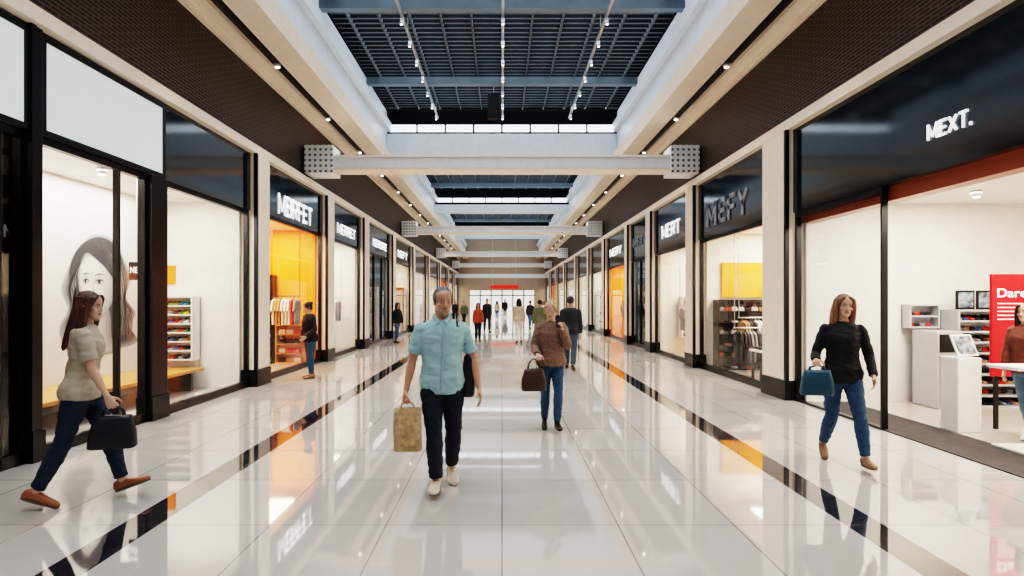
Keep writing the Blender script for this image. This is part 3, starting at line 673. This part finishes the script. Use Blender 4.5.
def person(label, loc, yaw, H, pose, fem=False, top=None, bottom=None, shoe=None, hairmat=None, hair='short', skin=SK, vox=.005, sleeve='long', hem=-.07, loose=.012, legloose=.012, hairlen=.25, boots=False, beard=False, name='person'):
    k = H / 1.75
    g = lambda key, d: V(pose.get(key, d)).normalized()
    lean = radians(pose.get('lean', 3))
    up = V((0, -sin(lean), cos(lean))); fw = V((0, -cos(lean), -sin(lean))); X = V((1, 0, 0))
    sh = .155 if fem else .182; hipx = .085 if fem else .09
    P = V((0, 0, .93))
    legs = {}
    lows = []
    for c, sg in (('l', 1), ('r', -1)):
        hip = P + V((sg * hipx, 0, -.02))
        th = g(c + 't', (.02 * sg, 0, -1)); s_ = g(c + 's', (0, .04, -1)); fd = g(c + 'foot', (.12 * sg, -1, 0))
        knee = hip + th * .425; ank = knee + s_ * .405
        fu = orth(V((0, 0, 1)), fd) if abs(fd.z) < .9 else orth(-s_, fd)
        sole = ank - fu * .08
        legs[c] = [hip, knee, ank, fd, fu, sole, sg]
        lows += [(sole - fd * .07).z, (sole + fd * .19).z]
    dv = V((0, 0, -min(lows))); P = P + dv
    for c in legs: legs[c][:3] = [q + dv for q in legs[c][:3]]; legs[c][5] = legs[c][5] + dv
    tw = radians(pose.get('twist', 0))
    def XT(h):
        t = tw * min(1, max(0, h / .45)); return V((cos(t), sin(t), 0))
    cen = lambda h: P + (up * h if h > 0 else V((0, 0, h)))
    if fem:
        TP = [(-.11, .10, .07, .085), (-.07, .155, .095, .12), (-.01, .170, .10, .13), (.07, .152, .098, .108), (.17, .120, .09, .082), (.25, .126, .098, .085), (.33, .140, .130, .098), (.38, .145, .128, .10), (.44, .148, .10, .10), (.485, .132, .078, .088), (.52, .088, .058, .072), (.55, .054, .048, .058), (.60, .047, .046, .052), (.66, .046, .044, .054)]
    else:
        TP = [(-.11, .10, .07, .08), (-.07, .155, .10, .115), (0, .170, .112, .122), (.08, .166, .118, .108), (.18, .158, .122, .098), (.28, .164, .122, .108), (.38, .176, .128, .118), (.45, .178, .115, .118), (.495, .155, .09, .10), (.53, .105, .065, .085), (.56, .066, .056, .066), (.60, .058, .056, .060), (.66, .056, .053, .062)]
    def torso(bm, prof, add=0.0, lo=-9, hi=9, p=2.3, low=0.0):
        R = []
        for h, w, df, db in cr(prof, 3):
            if h < lo or h > hi: continue
            xt = XT(h); ft = V((xt.y, -xt.x, fw.z)); ad = add + low * min(1, max(0, (.12 - h) / .08))
            R.append((cen(h) + ft * (df - db) / 2, xt * (w + ad), ft * ((df + db) / 2 + ad)))
        loft(bm, R, 28, p)
    fs = .92 if fem else 1.0
    arms = {}
    for c, sg in (('l', 1), ('r', -1)):
        S_ = cen(.455) + XT(.455) * sg * sh
        u = g(c + 'u', (.12 * sg, .02, -1)); f = g(c + 'f', (.03 * sg, -.12, -1))
        E = S_ + u * .285; Wr = E + f * .25
        arms[c] = (S_, E, Wr, u, f, sg)
    def limb(bm, a, b, prof, add=0.0, t1=1.0, n=18):
        d = (b - a).normalized(); s_ = orth(X, d); ff = d.cross(s_); L = (b - a).length
        R = []
        for t, rs, rf in prof:
            if t > t1: break
            R.append((a + d * L * t, s_ * (rs + add), ff * (rf + add)))
        loft(bm, R, n)
    TH = [(-.05, .078, .085), (.15, .084, .09), (.4, .076, .082), (.7, .062, .066), (.9, .054, .058), (1, .052, .055)]
    SH = [(0, .052, .055), (.12, .051, .056), (.3, .055, .062), (.55, .045, .048), (.8, .034, .037), (.95, .032, .036), (1, .033, .038)]
    UA = [(-.02, .05, .052), (.2, .050, .054), (.5, .044, .047), (.8, .038, .04), (1, .038, .037)]
    FA = [(0, .038, .037), (.2, .041, .040), (.5, .035, .034), (.8, .027, .025), (1, .026, .022)]
    sc = lambda prof, q: [(t, a * q, b * q) for t, a, b in prof]
    bm = bmesh.new()
    torso(bm, TP)
    for c in legs:
        hip, knee, ank, fd, fu, sole, sg = legs[c]
        limb(bm, hip, knee, sc(TH, .96)); limb(bm, knee, ank, sc(SH, 1)); ell(bm, knee, (.053, .053, .056)); ell(bm, ank, (.034, .036, .036)); ell(bm, hip, (.082, .087, .085))
        sd = fd.cross(fu)
        loft(bm, [(sole + fd * t + fu * (h / 2 + .012), sd * w, fu * h / 2) for t, w, h in ((-.055, .02, .04), (-.03, .028, .06), (.03, .03, .06), (.09, .036, .04), (.14, .034, .03), (.165, .02, .02))], 14)
    for c in arms:
        S_, E, Wr, u, f, sg = arms[c]
        limb(bm, S_, E, sc(UA, fs)); limb(bm, E, Wr, sc(FA, fs)); ell(bm, S_, (.052 * fs,) * 3); ell(bm, E, (.038 * fs,) * 3)
    info = {}
    for c in arms:
        S_, E, Wr, u, f, sg = arms[c]
        d = g(c + 'h', tuple(f)); grip = pose.get(c + 'grip', 0)
        nn = orth(V(pose.get(c + 'palm', (-sg, 0, 0))), d)
        s_ = d.cross(nn)
        if s_.dot(V(pose.get(c + 'thumb', (0, -1, 0)))) < 0: s_ = -s_
        hk = .94 if fem else 1.02
        loft(bm, [(Wr + d * t * hk, s_ * w * hk, nn * h * hk) for t, w, h in ((-.02, .025, .02), (0, .026, .019), (.03, .035, .018), (.06, .041, .016), (.09, .042, .014), (.1, .038, .011))], 18, 2.4)
        curls = (1.15, 1.35, .8) if grip else (.3, .4, .3)
        for o_, L, z in ((.0305, .072, .094), (.0102, .08, .098), (-.0105, .075, .095), (-.0305, .058, .088)):
            p = Wr + (d * z + s_ * o_) * hk; a = 0; pts = [p - d * .015, p]
            fan = o_ * 1.2
            for seg, cu in zip((.45, .31, .24), curls):
                a += cu; dr = (d * cos(a) + nn * sin(a) + s_ * fan).normalized()
                p = p + dr * L * seg * hk; pts.append(p)
            tube(bm, pts, [.0088 * hk, .0088 * hk, .008 * hk, .0074 * hk, .0064 * hk], 10, ref=s_)
        p = Wr + (d * .025 + s_ * .028 + nn * .004) * hk
        d1 = (d * .62 + s_ * .66 + nn * .35).normalized(); d2 = (d * .8 + s_ * (.1 if grip else .35) + nn * (.8 if grip else .35)).normalized()
        tube(bm, [p - d1 * .015, p, p + d1 * .045 * hk, p + (d1 * .045 + d2 * .03) * hk, p + (d1 * .045 + d2 * .052) * hk], [.014, .0135, .011, .0095, .0075], 10, ref=nn)
        info[c] = Wr + (d * .085 + nn * .03) * hk
    hy, hp, hr = (radians(a) for a in pose.get('head', (0, 0, 0)))
    HM = Matrix.Translation(cen(.582) + fw * .012)
    RM = (Matrix.Translation(V((0, .03, .03))) @ Euler((hp, hr, hy), 'XYZ').to_matrix().to_4x4() @ Matrix.Translation(V((0, -.03, -.03))))
    hs = .97 if fem else 1.0
    HM = HM @ RM @ Matrix.Scale(hs, 4)
    hb = bmesh.new()
    R = []
    for z, w, f_, b_ in cr(HEADP, 3):
        R.append((V((0, (b_ - f_) / 2, z)), V((w, 0, 0)), V((0, (b_ + f_) / 2, 0))))
    vs = loft(hb, R, 40, 2.15)
    for v in vs:
        if v.co.y < -.03:
            for ex in (-.031, .031):
                q = ((v.co.x - ex) / .018) ** 2 + ((v.co.z - .118) / .013) ** 2
                v.co.y += .011 * math.exp(-q)
            v.co.y += .006 * math.exp(-((v.co.x / .03) ** 2 + ((v.co.z - .033) / .008) ** 2))
    loft(hb, [(V((0, y, z)), V((w, 0, 0)), V((0, dd, 0))) for z, y, w, dd in ((.134, -.084, .007, .010), (.115, -.089, .0075, .014), (.098, -.094, .010, .018), (.086, -.096, .0145, .019), (.078, -.092, .015, .014), (.074, -.088, .009, .008))], 14)
    for sg in (-1, 1):
        ell(hb, V((sg * .075, .008, .108)), (.007, .016, .030), M=Euler((radians(-12), 0, radians(sg * 22))).to_matrix().to_4x4())
        ell(hb, V((sg * .046, -.062, .088)), (.018, .02, .018))
    ell(hb, V((0, -.083, .056)), (.022, .012, .014)); ell(hb, V((0, -.084, .012)), (.018, .012, .012))
    bmesh.ops.transform(hb, matrix=HM, verts=hb.verts[:])
    tmp = bpy.data.meshes.new('t'); hb.to_mesh(tmp); hb.free(); bm.from_mesh(tmp); bpy.data.meshes.remove(tmp)
    body = bake(bm, name, vox, skin, smooth=2, scale=k)
    body.location = loc; body.rotation_euler = (0, 0, radians(yaw))
    tag(body, label, 'person')
    near = vox < .007
    def hobj(bm, nme, m, parent=body):
        bmesh.ops.transform(bm, matrix=Matrix.Scale(k, 4) @ HM, verts=bm.verts[:])
        return bm_obj(bm, nme, m, parent, True)
    for sg in (-1, 1):
        b_ = bmesh.new(); ell(b_, V((sg * .031, -.0745, .119)), (.0115, .009, .0062)); e = hobj(b_, 'eye', EYEW)
        b_ = bmesh.new(); ell(b_, V((sg * .031, -.0815, .119)), (.0055, .003, .0055)); hobj(b_, 'iris', IRIS, e)
        b_ = bmesh.new(); tube(b_, [(sg * .016, -.0905, .134), (sg * .031, -.0895, .139), (sg * .046, -.079, .135)], [.003, .0035, .002], 8); hobj(b_, 'eyebrow', hairmat)
    b_ = bmesh.new(); tube(b_, [(-.022, -.0885, .058), (-.008, -.0955, .061), (.0, -.0955, .060), (.008, -.0955, .061), (.022, -.0885, .058)], [.002, .0045, .004, .0045, .002], 8, ref=V((0, 0, 1)))
    tube(b_, [(-.019, -.089, .056), (0, -.0955, .052), (.019, -.089, .056)], [.002, .0055, .002], 8, ref=V((0, 0, 1))); hobj(b_, 'lips', LIPS if fem else LIPM)
    if beard:
        b_ = bmesh.new()
        loft(b_, [(V((0, (b2 - f2) / 2, z)), V((w + .0018, 0, 0)), V((0, (b2 + f2) / 2 + .0018, 0))) for z, w, f2, b2 in cr(HEADP, 4) if -.001 <= z <= .040], 36, 2.15)
        hobj(b_, 'beard', mat('beard_stubble', (.30, .21, .165), .8, var=.15, scale=90))
    hb = bmesh.new()
    if hair == 'short':
        ell(hb, V((0, .017, .156)), (.0825, .0955, .093), 24, 16)
        loft(hb, [(V((0, .045, z)), V((w, 0, 0)), V((0, .066, 0))) for z, w in ((.07, .055), (.1, .073), (.14, .082), (.18, .079))], 20)
        for sg in (-1, 1): ell(hb, V((sg * .069, -.014, .138)), (.012, .024, .038))
        wv = .003
    elif hair == 'bun':
        ell(hb, V((0, .018, .155)), (.086, .101, .095), 24, 16); loft(hb, [(V((0, .045, z)), V((w, 0, 0)), V((0, .066, 0))) for z, w in ((.05, .045), (.1, .076), (.14, .084), (.17, .081))], 20)
        for sg in (-1, 1): tube(hb, [(sg * .035, -.064, .205), (sg * .068, -.048, .175), (sg * .080, -.022, .13), (sg * .080, -.008, .07)], [.016, .020, .018, .010], 10)
        ell(hb, V((0, .105, .205)), (.042, .042, .04)); wv = .004
    else:
        ell(hb, V((0, .02, .153)), (.086, .100, .094), 24, 16)
        sw = pose.get('hairswing', 0)
        n_ = 9; R = []
        for i in range(n_):
            t = i / (n_ - 1); z = .19 - t * (hairlen + .19)
            R.append((V((0, .042 + .02 * t + sw * t * t, z)), V(((.084 + .022 * sin(t * pi)) * (1 - .30 * t ** 3), 0, 0)), V((0, (.074 - .022 * t), 0))))
        loft(hb, R, 24, 2.2)
        for sg in (-1, 1):
            zs = hairlen * .8
            tube(hb, [(sg * .028, -.068, .210), (sg * .062, -.058, .185), (sg * .081, -.035, .13), (sg * .088, -.014, .05), (sg * .088, -.004, -.04), (sg * .080, .008 + sw * .5, -zs * .7), (sg * .066, .018 + sw * .8, -zs)], [.016, .023, .027, .032, .034, .030, .018], 14)
        for j in range(12):
            a = -pi * .08 + (pi * 1.16) * j / 11
            ax, ay = cos(a) * .084, .045 + sin(a) * .056
            ln = hairlen * (.9 + .2 * random.random()); ph = random.random() * 6
            tube(hb, [(ax * .8, ay * .9, .17), (ax * 1.06, ay + .004, .08), (ax * 1.1 + .004 * sin(ph), ay + .010, -.02), (ax * 1.05 + .006 * sin(ph + 2), ay + .014 + sw * .4, -ln * .55), (ax * .92 + .008 * sin(ph + 4), ay + .014 + sw * .9, -ln)], [.012, .017, .020, .019, .009], 8)
        wv = .003
    bmesh.ops.transform(hb, matrix=HM, verts=hb.verts[:])
    bake(hb, 'hair', max(.0055, vox), hairmat, body, 4, wv, (42, 42, 7), k)
    cv = max(.008, vox * 1.4)
    bm = bmesh.new()
    TPC = list(TP)
    if fem: TPC = [(h, w + (loose * .8 if .1 < h < .3 else 0), a + (loose * .5 if h < .3 else 0), b) for h, w, a, b in TPC]
    TPC = [(max(h, hem - .02), max(w, .15) if h < 0 else w, max(a, .095) if h < 0 else a, max(b, .115) if h < 0 else b) for h, w, a, b in TPC]
    torso(bm, TPC, loose, lo=hem - .02, hi=.545, low=.012)
    for c in arms:
        S_, E, Wr, u, f, sg = arms[c]
        if sleeve == 'short':
            limb(bm, S_, E, [(-.02, .052, .056), (.2, .053, .057), (.5, .051, .055), (.75, .053, .058)], loose * .4)
        else:
            limb(bm, S_, E, sc(UA, fs), loose * .8); limb(bm, E, Wr, [(0, .038, .037), (.2, .040, .040), (.5, .036, .035), (.8, .031, .03), (.97, .032, .029)], loose * .6); ell(bm, E, (.040 * fs + loose * .6,) * 3)
        ell(bm, S_, (.054 * fs + loose * .4,) * 3)
    bake(bm, 'shirt', cv, top, body, 4, .008 if near else .004, scale=k)
    bm = bmesh.new()
    torso(bm, [(-.13, .11, .08, .09)] + TP[1:5], .005, lo=-.14, hi=.04)
    for c in legs:
        hip, knee, ank, fd, fu, sole, sg = legs[c]
        ll = legloose
        limb(bm, hip, knee, [(-.05, .072, .078)] + TH[1:], ll); ell(bm, hip + V((0, 0, -.03)), (.080 + ll * .8, .086 + ll * .8, .08)); ell(bm, knee, (.053 + ll,) * 3)
        limb(bm, knee, ank, [(0, .052, .055), (.12, .051, .056), (.3, .055, .062), (.55, .048, .052), (.8, .042, .045), (.93, .042 if not fem else .038, .046)], ll)
    bake(bm, 'trousers', cv, bottom, body, 3, .006 if near else .004, (9, 9, 20), scale=k)
    for c in legs:
        hip, knee, ank, fd, fu, sole, sg = legs[c]; sd = fd.cross(fu)
        bm = bmesh.new()
        q = .92 if fem else 1.05
        R = [(-.078, .018, .05), (-.068, .032, .075), (-.04, .038, .088), (.0, .038, .088), (.05, .040, .075), (.10, .046, .058), (.15, .046, .048), (.185, .036, .04), (.203, .014, .024)]
        loft(bm, [(sole + fd * t + fu * (h / 2 + .006), sd * w * q, fu * h / 2) for t, w, h in R], 18, 2.5)
        if boots: limb(bm, ank + (knee - ank) * .32, ank, [(0, .052, .056), (.6, .044, .048), (1, .042, .046)])
        so = bake(bm, 'shoe', max(.005, vox), shoe, body, 2, 0, scale=k)
        bm = bmesh.new()
        loft(bm, [(sole + fu * z, fd * .14, sd * .043 * q) for z in (.0, .018)], 24, 2.6)
        for v in bm.verts: v.co = (v.co + fd * .062) * k
        bm_obj(bm, 'shoe_sole', mat('sole_' + shoe.name, (.12, .09, .07), .6), so)
    Wm = Matrix.Translation(V(loc)) @ Matrix.Rotation(radians(yaw), 4, 'Z') @ Matrix.Scale(k, 4)
    out = {c: Wm @ info[c] for c in info}
    out['body'] = body; out['M'] = Wm; out['sh'] = {c: arms[c][0] for c in arms}; out['cen'] = cen; out['fw'] = fw; out['TP'] = TP; out['loose'] = loose; out['k'] = k; out['XT'] = XT
    return out

def tote(hp, w, h, d, m, label, rot=0, drop=.14, taper=.8, name='handbag', cat='bag', p=4):
    bm = bmesh.new(); X = V((1, 0, 0)); Y = V((0, 1, 0)); z0 = -drop - h
    loft(bm, [(V((0, 0, z0)), X * w * .46, Y * d * .44), (V((0, 0, z0 + .015)), X * w * .5, Y * d * .5), (V((0, 0, z0 + h * .5)), X * w * .49, Y * d * .47), (V((0, 0, z0 + h * .9)), X * w * .5 * taper, Y * d * .3), (V((0, 0, z0 + h)), X * w * .48 * taper, Y * d * .2)], 32, p)
    for v in bm.verts:
        q = v.co * 9; v.co += V((noise.noise(q), noise.noise(q + V((5, 5, 5))), 0)) * .012
    o = bm_obj(bm, name, m, None, True); o.location = hp; o.rotation_euler = (0, 0, radians(rot)); tag(o, label, cat)
    for s in (-1, 1):
        bm = bmesh.new(); y = s * d * .16
        tube(bm, [(-w * .25, y, z0 + h * .93), (-w * .2, y * .8, -drop * .5), (-w * .08, y * .3, -.012), (0, y * .2, 0), (w * .08, y * .3, -.012), (w * .2, y * .8, -drop * .5), (w * .25, y, z0 + h * .93)], .007, 8, ref=Y)
        bm_obj(bm, 'handle', m, o, True)
    return o

TEAL = cloth('teal_shirt', (.31, .45, .46))
man = person('man in light teal short-sleeved shirt walking with a paper bag', (-.52, 5.2, 0), 4, 1.74,
    dict(lean=3, twist=8, rt=(.06, -.20, -1), rs=(.04, .0, -1), rfoot=(-.1, -1, .06), lt=(.02, .12, -1), ls=(-.05, .58, -1), lfoot=(.15, -1, -.55),
         ru=(-.27, .05, -1), rf=(-.20, -.25, -1), rgrip=1, lu=(.36, .10, -1), lf=(.18, -.30, -1), head=(14, 4, 0)),
    top=TEAL, bottom=cloth('navy_trouser', (.012, .016, .028)), shoe=mat('beige_shoe', (.55, .46, .36), .6),
    hairmat=hairm('grey', (.11, .105, .10)), hair='short', sleeve='short', loose=.014, legloose=.018, hem=-.075, vox=.0042, beard=True)
tote(man['r'], .24, .36, .13, mat('kraft_paper', (.42, .28, .15), .8, var=.15, scale=25, bump=.4, bscale=30), 'crumpled brown paper shopping bag held in the man\'s hand', 8, .06, .95, 'paper_bag', 'bag', p=6)
def shirt_details(P_):
    body = P_['body']; cen = P_['cen']; k = P_['k']; fw = P_['fw']; lo = P_['loose']; XT = P_['XT']
    for sg in (-1, 1):
        bm = bmesh.new()
        tube(bm, [cen(.575) * k + V((sg * .02, .07, 0)) * k, cen(.575) * k + V((sg * .066, .02, 0)) * k, cen(.555) * k + V((sg * .064, -.035, 0)) * k, cen(.52) * k + V((sg * .03, -.092, 0)) * k, cen(.495) * k + V((sg * .05, -.108, 0)) * k], [.016, .018, .019, .019, .006], 10, ref=V((0, 0, 1)))
        bm_obj(bm, 'collar', TEAL, body, True)
    pr = [(h, df) for h, w, df, db in cr(P_['TP'], 3) if -.06 < h < .50]
    bm = bmesh.new(); tube(bm, [(cen(h) + V((XT(h).y, -XT(h).x, fw.z)) * (df + lo + .003 + .012 * min(1, max(0, (.12 - h) / .08)))) * k for h, df in pr], .014 * k, 8, flat=.4)
    bm_obj(bm, 'placket', cloth('teal_placket', (.26, .39, .40)), body, True)
shirt_details(man)
def strap_bag(P_, c, m, label, w=.26, h=.34, d=.12, off=(.1, .06, 0), z=-.02):
    M_ = P_['M']; S_ = P_['sh'][c]; cen = P_['cen']; sg = 1 if c == 'l' else -1
    bc = cen(z) + V((sg * (.2 + off[0]), off[1], 0))
    bm = bmesh.new(); X = V((0, 1, 0)); Y = V((1, 0, 0))
    loft(bm, [(bc + V((0, 0, -h / 2)), X * w * .46, Y * d * .4), (bc + V((0, 0, -h / 2 + .02)), X * w * .5, Y * d * .5), (bc, X * w * .49, Y * d * .5), (bc + V((0, 0, h * .4)), X * w * .43, Y * d * .35), (bc + V((0, 0, h * .5)), X * w * .4, Y * d * .15)], 30, 4)
    for v in bm.verts: v.co = M_ @ v.co
    o = bm_obj(bm, 'shoulder_bag', m, None, True); tag(o, label, 'bag')
    bm = bmesh.new(); q = S_ + V((-sg * .05, 0, .075))
    tube(bm, [M_ @ v for v in (bc + V((0, -w * .35, h * .45)), bc.lerp(q, .5) + V((sg * .02, -.09, .05)), q + V((0, -.09, -.04)), q + V((0, -.03, .004)), q + V((0, .05, 0)), q + V((0, .12, -.06)), bc.lerp(q, .5) + V((sg * .02, .11, .05)), bc + V((0, w * .35, h * .45)))], .011, 8)
    bm_obj(bm, 'strap', m, o, True)
LEA = mat('black_leather', (.015, .015, .018), .4, bump=.2)
strap_bag(man, 'l', LEA, 'black shoulder bag hanging at the man\'s side', off=(.03, .12, 0), z=.05, w=.3, h=.38)

# striding woman walks into the mall (towards the far right), bag in the leading hand, hair trailing behind
w2 = person('woman in khaki top and dark jeans striding with a black bag', (-3.42, 4.88, 0), 108, 1.72,
    dict(lean=4, twist=10, lt=(.0, -.44, -1), ls=(0, -.26, -1), lfoot=(0, -1, .32), rt=(0, .26, -1), rs=(0, .50, -1), rfoot=(0, -1, -.42),
         ru=(-.12, -.26, -1), rf=(-.10, -.50, -1), rgrip=1, lu=(.16, .55, -1), lf=(.10, .20, -1), head=(-12, 6, 0), hairswing=.06),
    fem=True, top=cloth('khaki', (.42, .35, .26)), bottom=cloth('dark_denim', (.018, .03, .055)), shoe=mat('brown_shoe', (.28, .1, .04), .5),
    hairmat=hairm('auburn', (.085, .036, .024)), hair='long', hairlen=.26, sleeve='short', skin=SK2, vox=.0045, loose=.012, legloose=.008, hem=-.05)
tote(w2['r'], .34, .26, .14, LEA, 'black leather handbag hanging from the striding woman\'s hand', 15, .08)

w3 = person('woman in brown tweed sweater and jeans walking, raising one hand', (.62, 7.6, 0), 0, 1.62,
    dict(lean=3, twist=6, lt=(.02, -.14, -1), ls=(-.03, .05, -1), rt=(.02, .06, -1), rs=(0, .32, -1), rfoot=(-.1, -1, -.3),
         ru=(-.3, .0, -1), rf=(.15, -1, -.35), rgrip=1, rpalm=(.2, 0, -1), rthumb=(1, 0, 0), lu=(.22, -.55, -1), lf=(-.34, -.30, 1), lgrip=1, lpalm=(-1, .3, 0), lthumb=(0, .3, 1), head=(-12, 16, 0)),
    fem=True, top=mat('tweed_knit', (.20, .12, .09), .9, var=.2, scale=70, bump=.6), bottom=cloth('blue_denim', (.03, .075, .13)), shoe=mat('black_boot', (.012, .012, .012), .4),
    hairmat=hairm('blonde', (.42, .28, .16)), hair='bun', skin=SK2, vox=.0048, loose=.028, legloose=.010, boots=True, hem=-.05)
tote(w3['r'] + V((-.06, .04, 0)), .31, .27, .14, mat('brown_leather', (.05, .025, .018), .4, bump=.2), 'dark brown leather tote hanging from the woman\'s hand', 10, .12)
ph = boxes('mobile_phone', [(-.036, .036, -.005, .005, -.07, .07)], M_frame, bevel=.004); ph.location = w3['l'] + V((-.0, -.012, .02)); ph.rotation_euler = (-.4, 0, .3); tag(ph, 'black mobile phone held in the woman\'s raised hand', 'phone')

w4 = person('woman in black sweater and blue jeans walking with a teal bag', (3.40, 6.0, 0), -14, 1.70,
    dict(lean=2, twist=-8, lt=(.12, -.26, -1), ls=(.10, -.10, -1), lfoot=(.1, -1, .08), rt=(.02, .16, -1), rs=(-.08, .68, -1), rfoot=(-.1, -1, -.65),
         ru=(-.34, .06, -1), rf=(-.22, -1, -.15), rgrip=1, rpalm=(.3, 0, -1), rthumb=(1, 0, 0), lu=(.36, .12, -1), lf=(-.05, -.65, -.8), head=(6, 2, 4)),
    fem=True, top=cloth('black_knit', (.014, .014, .016)), bottom=cloth('mid_denim', (.03, .07, .125)), shoe=mat('tan_boot', (.22, .12, .07), .5),
    hairmat=hairm('redbrown', (.20, .095, .05)), hair='long', hairlen=.18, skin=SK2, vox=.0045, loose=.016, legloose=.010)
tote(w4['r'], .30, .24, .13, mat('teal_leather', (.02, .07, .10), .35, bump=.2), 'teal leather handbag held by the woman in black', -10, .05)

w5 = person('person in black top and jeans standing by the orange shop', (-4.06, 12.7, 0), -48, 1.62,
    dict(lt=(.08, -.10, -1), rt=(-.08, .08, -1), rs=(0, .14, -1), lu=(.25, .1, -1), lf=(-.1, -.8, -.6), ru=(-.22, .1, -1), head=(-10, 10, 0)),
    fem=True, top=cloth('black_knit', (.012, .012, .014)), bottom=cloth('mid_denim', (.03, .07, .125)), shoe=mat('tan_boot', (.22, .12, .07), .5),
    hairmat=hairm('dark', (.025, .015, .012)), hair='bun', skin=SK2, vox=.008, loose=.03, legloose=.015)
strap_bag(w5, 'r', LEA, 'small black shoulder bag on the standing person', w=.26, h=.30, z=.06, off=(.07, .02, 0))
w6 = person('person in dark jacket and grey-blue trousers walking away', (1.62, 14.2, 0), 165, 1.72,
    dict(lt=(.02, -.2, -1), ls=(0, .0, -1), rt=(0, .15, -1), rs=(0, .4, -1), rfoot=(0, -1, -.3), ru=(-.15, -.2, -1), lu=(.15, .2, -1)),
    top=cloth('navy_jacket', (.02, .025, .035)), bottom=cloth('slate', (.05, .07, .1)), shoe=mat('black_boot', (.012, .012, .012), .4),
    hairmat=hairm('dark', (.025, .015, .012)), vox=.008, loose=.03, legloose=.02)
w7 = person('person in rust jacket and pale jeans inside the glass shop', (6.22, 7.10, 0), -70, 1.60,
    dict(lt=(.0, -.2, -1), ls=(0, -.05, -1), rt=(0, .2, -1), rs=(0, .35, -1), rfoot=(0, -1, -.3), ru=(-.15, -.2, -1), lu=(.15, .2, -1)),
    fem=True, top=cloth('rust_jacket', (.16, .05, .035)), bottom=cloth('pale_denim', (.14, .22, .30)), shoe=mat('white_shoe', (.7, .68, .66), .5),
    hairmat=hairm('dark', (.025, .015, .012)), hair='long', skin=SK2, vox=.008, loose=.02)
fc = {'rust': (.35, .07, .04), 'sand': (.5, .4, .3), 'black': (.015, .015, .018), 'white': (.7, .68, .65), 'olive': (.12, .12, .07), 'blue': (.06, .12, .22), 'red': (.5, .04, .03)}
far = [(478, 24, 'rust', 'black', 10, 1), (487, 31, 'black', 'black', 15, 0), (519, 23, 'sand', 'white', 180, 1), (530, 35, 'black', 'blue', 150, 0), (464, 38, 'olive', 'black', 30, 0), (497, 50, 'sand', 'blue', 180, 1),
       (505, 56, 'black', 'black', 0, 0), (544, 40, 'white', 'blue', -20, 1), (397, 23, 'black', 'blue', 60, 1), (455, 46, 'black', 'black', 20, 0), (540, 21, 'olive', 'black', 200, 0)]
for i, (u, Y, tc_, bc_, yw, fm) in enumerate(far):
    sg = 1 if i % 2 else -1
    person(f'shopper in {tc_} top and {bc_} trousers walking down the mall', ((u - CX) * Y / F, Y, 0), yw, 1.56 + .2 * random.random(),
        dict(lt=(0, -.26 * sg, -1), ls=(0, -.05 + .15 * (sg < 0), -1), rt=(0, .24 * sg, -1), rs=(0, .3, -1), lu=(.15, .25 * sg, -1), ru=(-.15, -.25 * sg, -1)),
        fem=bool(fm), top=cloth('far_' + tc_, fc[tc_]), bottom=cloth('far_' + bc_, fc[bc_]), shoe=mat('black_boot', (.012, .012, .012), .4),
        hairmat=hairm('dark' if i % 3 else 'auburn', (.03, .02, .015)), hair='long' if fm else 'short', vox=.013, loose=.02, legloose=.015)

# ------------------------------------------------------------ camera / world
w = bpy.data.worlds.new('world'); scene.world = w; w.use_nodes = True
w.node_tree.nodes['Background'].inputs[0].default_value = (.6, .75, 1, 1); w.node_tree.nodes['Background'].inputs[1].default_value = .3
cam = bpy.data.cameras.new('camera'); co = bpy.data.objects.new('camera', cam); COL.objects.link(co)
co.location = (0, 0, CH); co.rotation_euler = (pi / 2, 0, 0); cam.sensor_width = 36; cam.lens = F / 1024 * 36
cam.shift_x = (512 - CX) / 1024; cam.shift_y = (HY - 288) / 1024; cam.clip_end = 200
scene.camera = co
try:
    scene.view_settings.view_transform = 'Filmic'; scene.view_settings.look = 'Very High Contrast'; scene.view_settings.exposure = .12
except Exception as e: print(e)
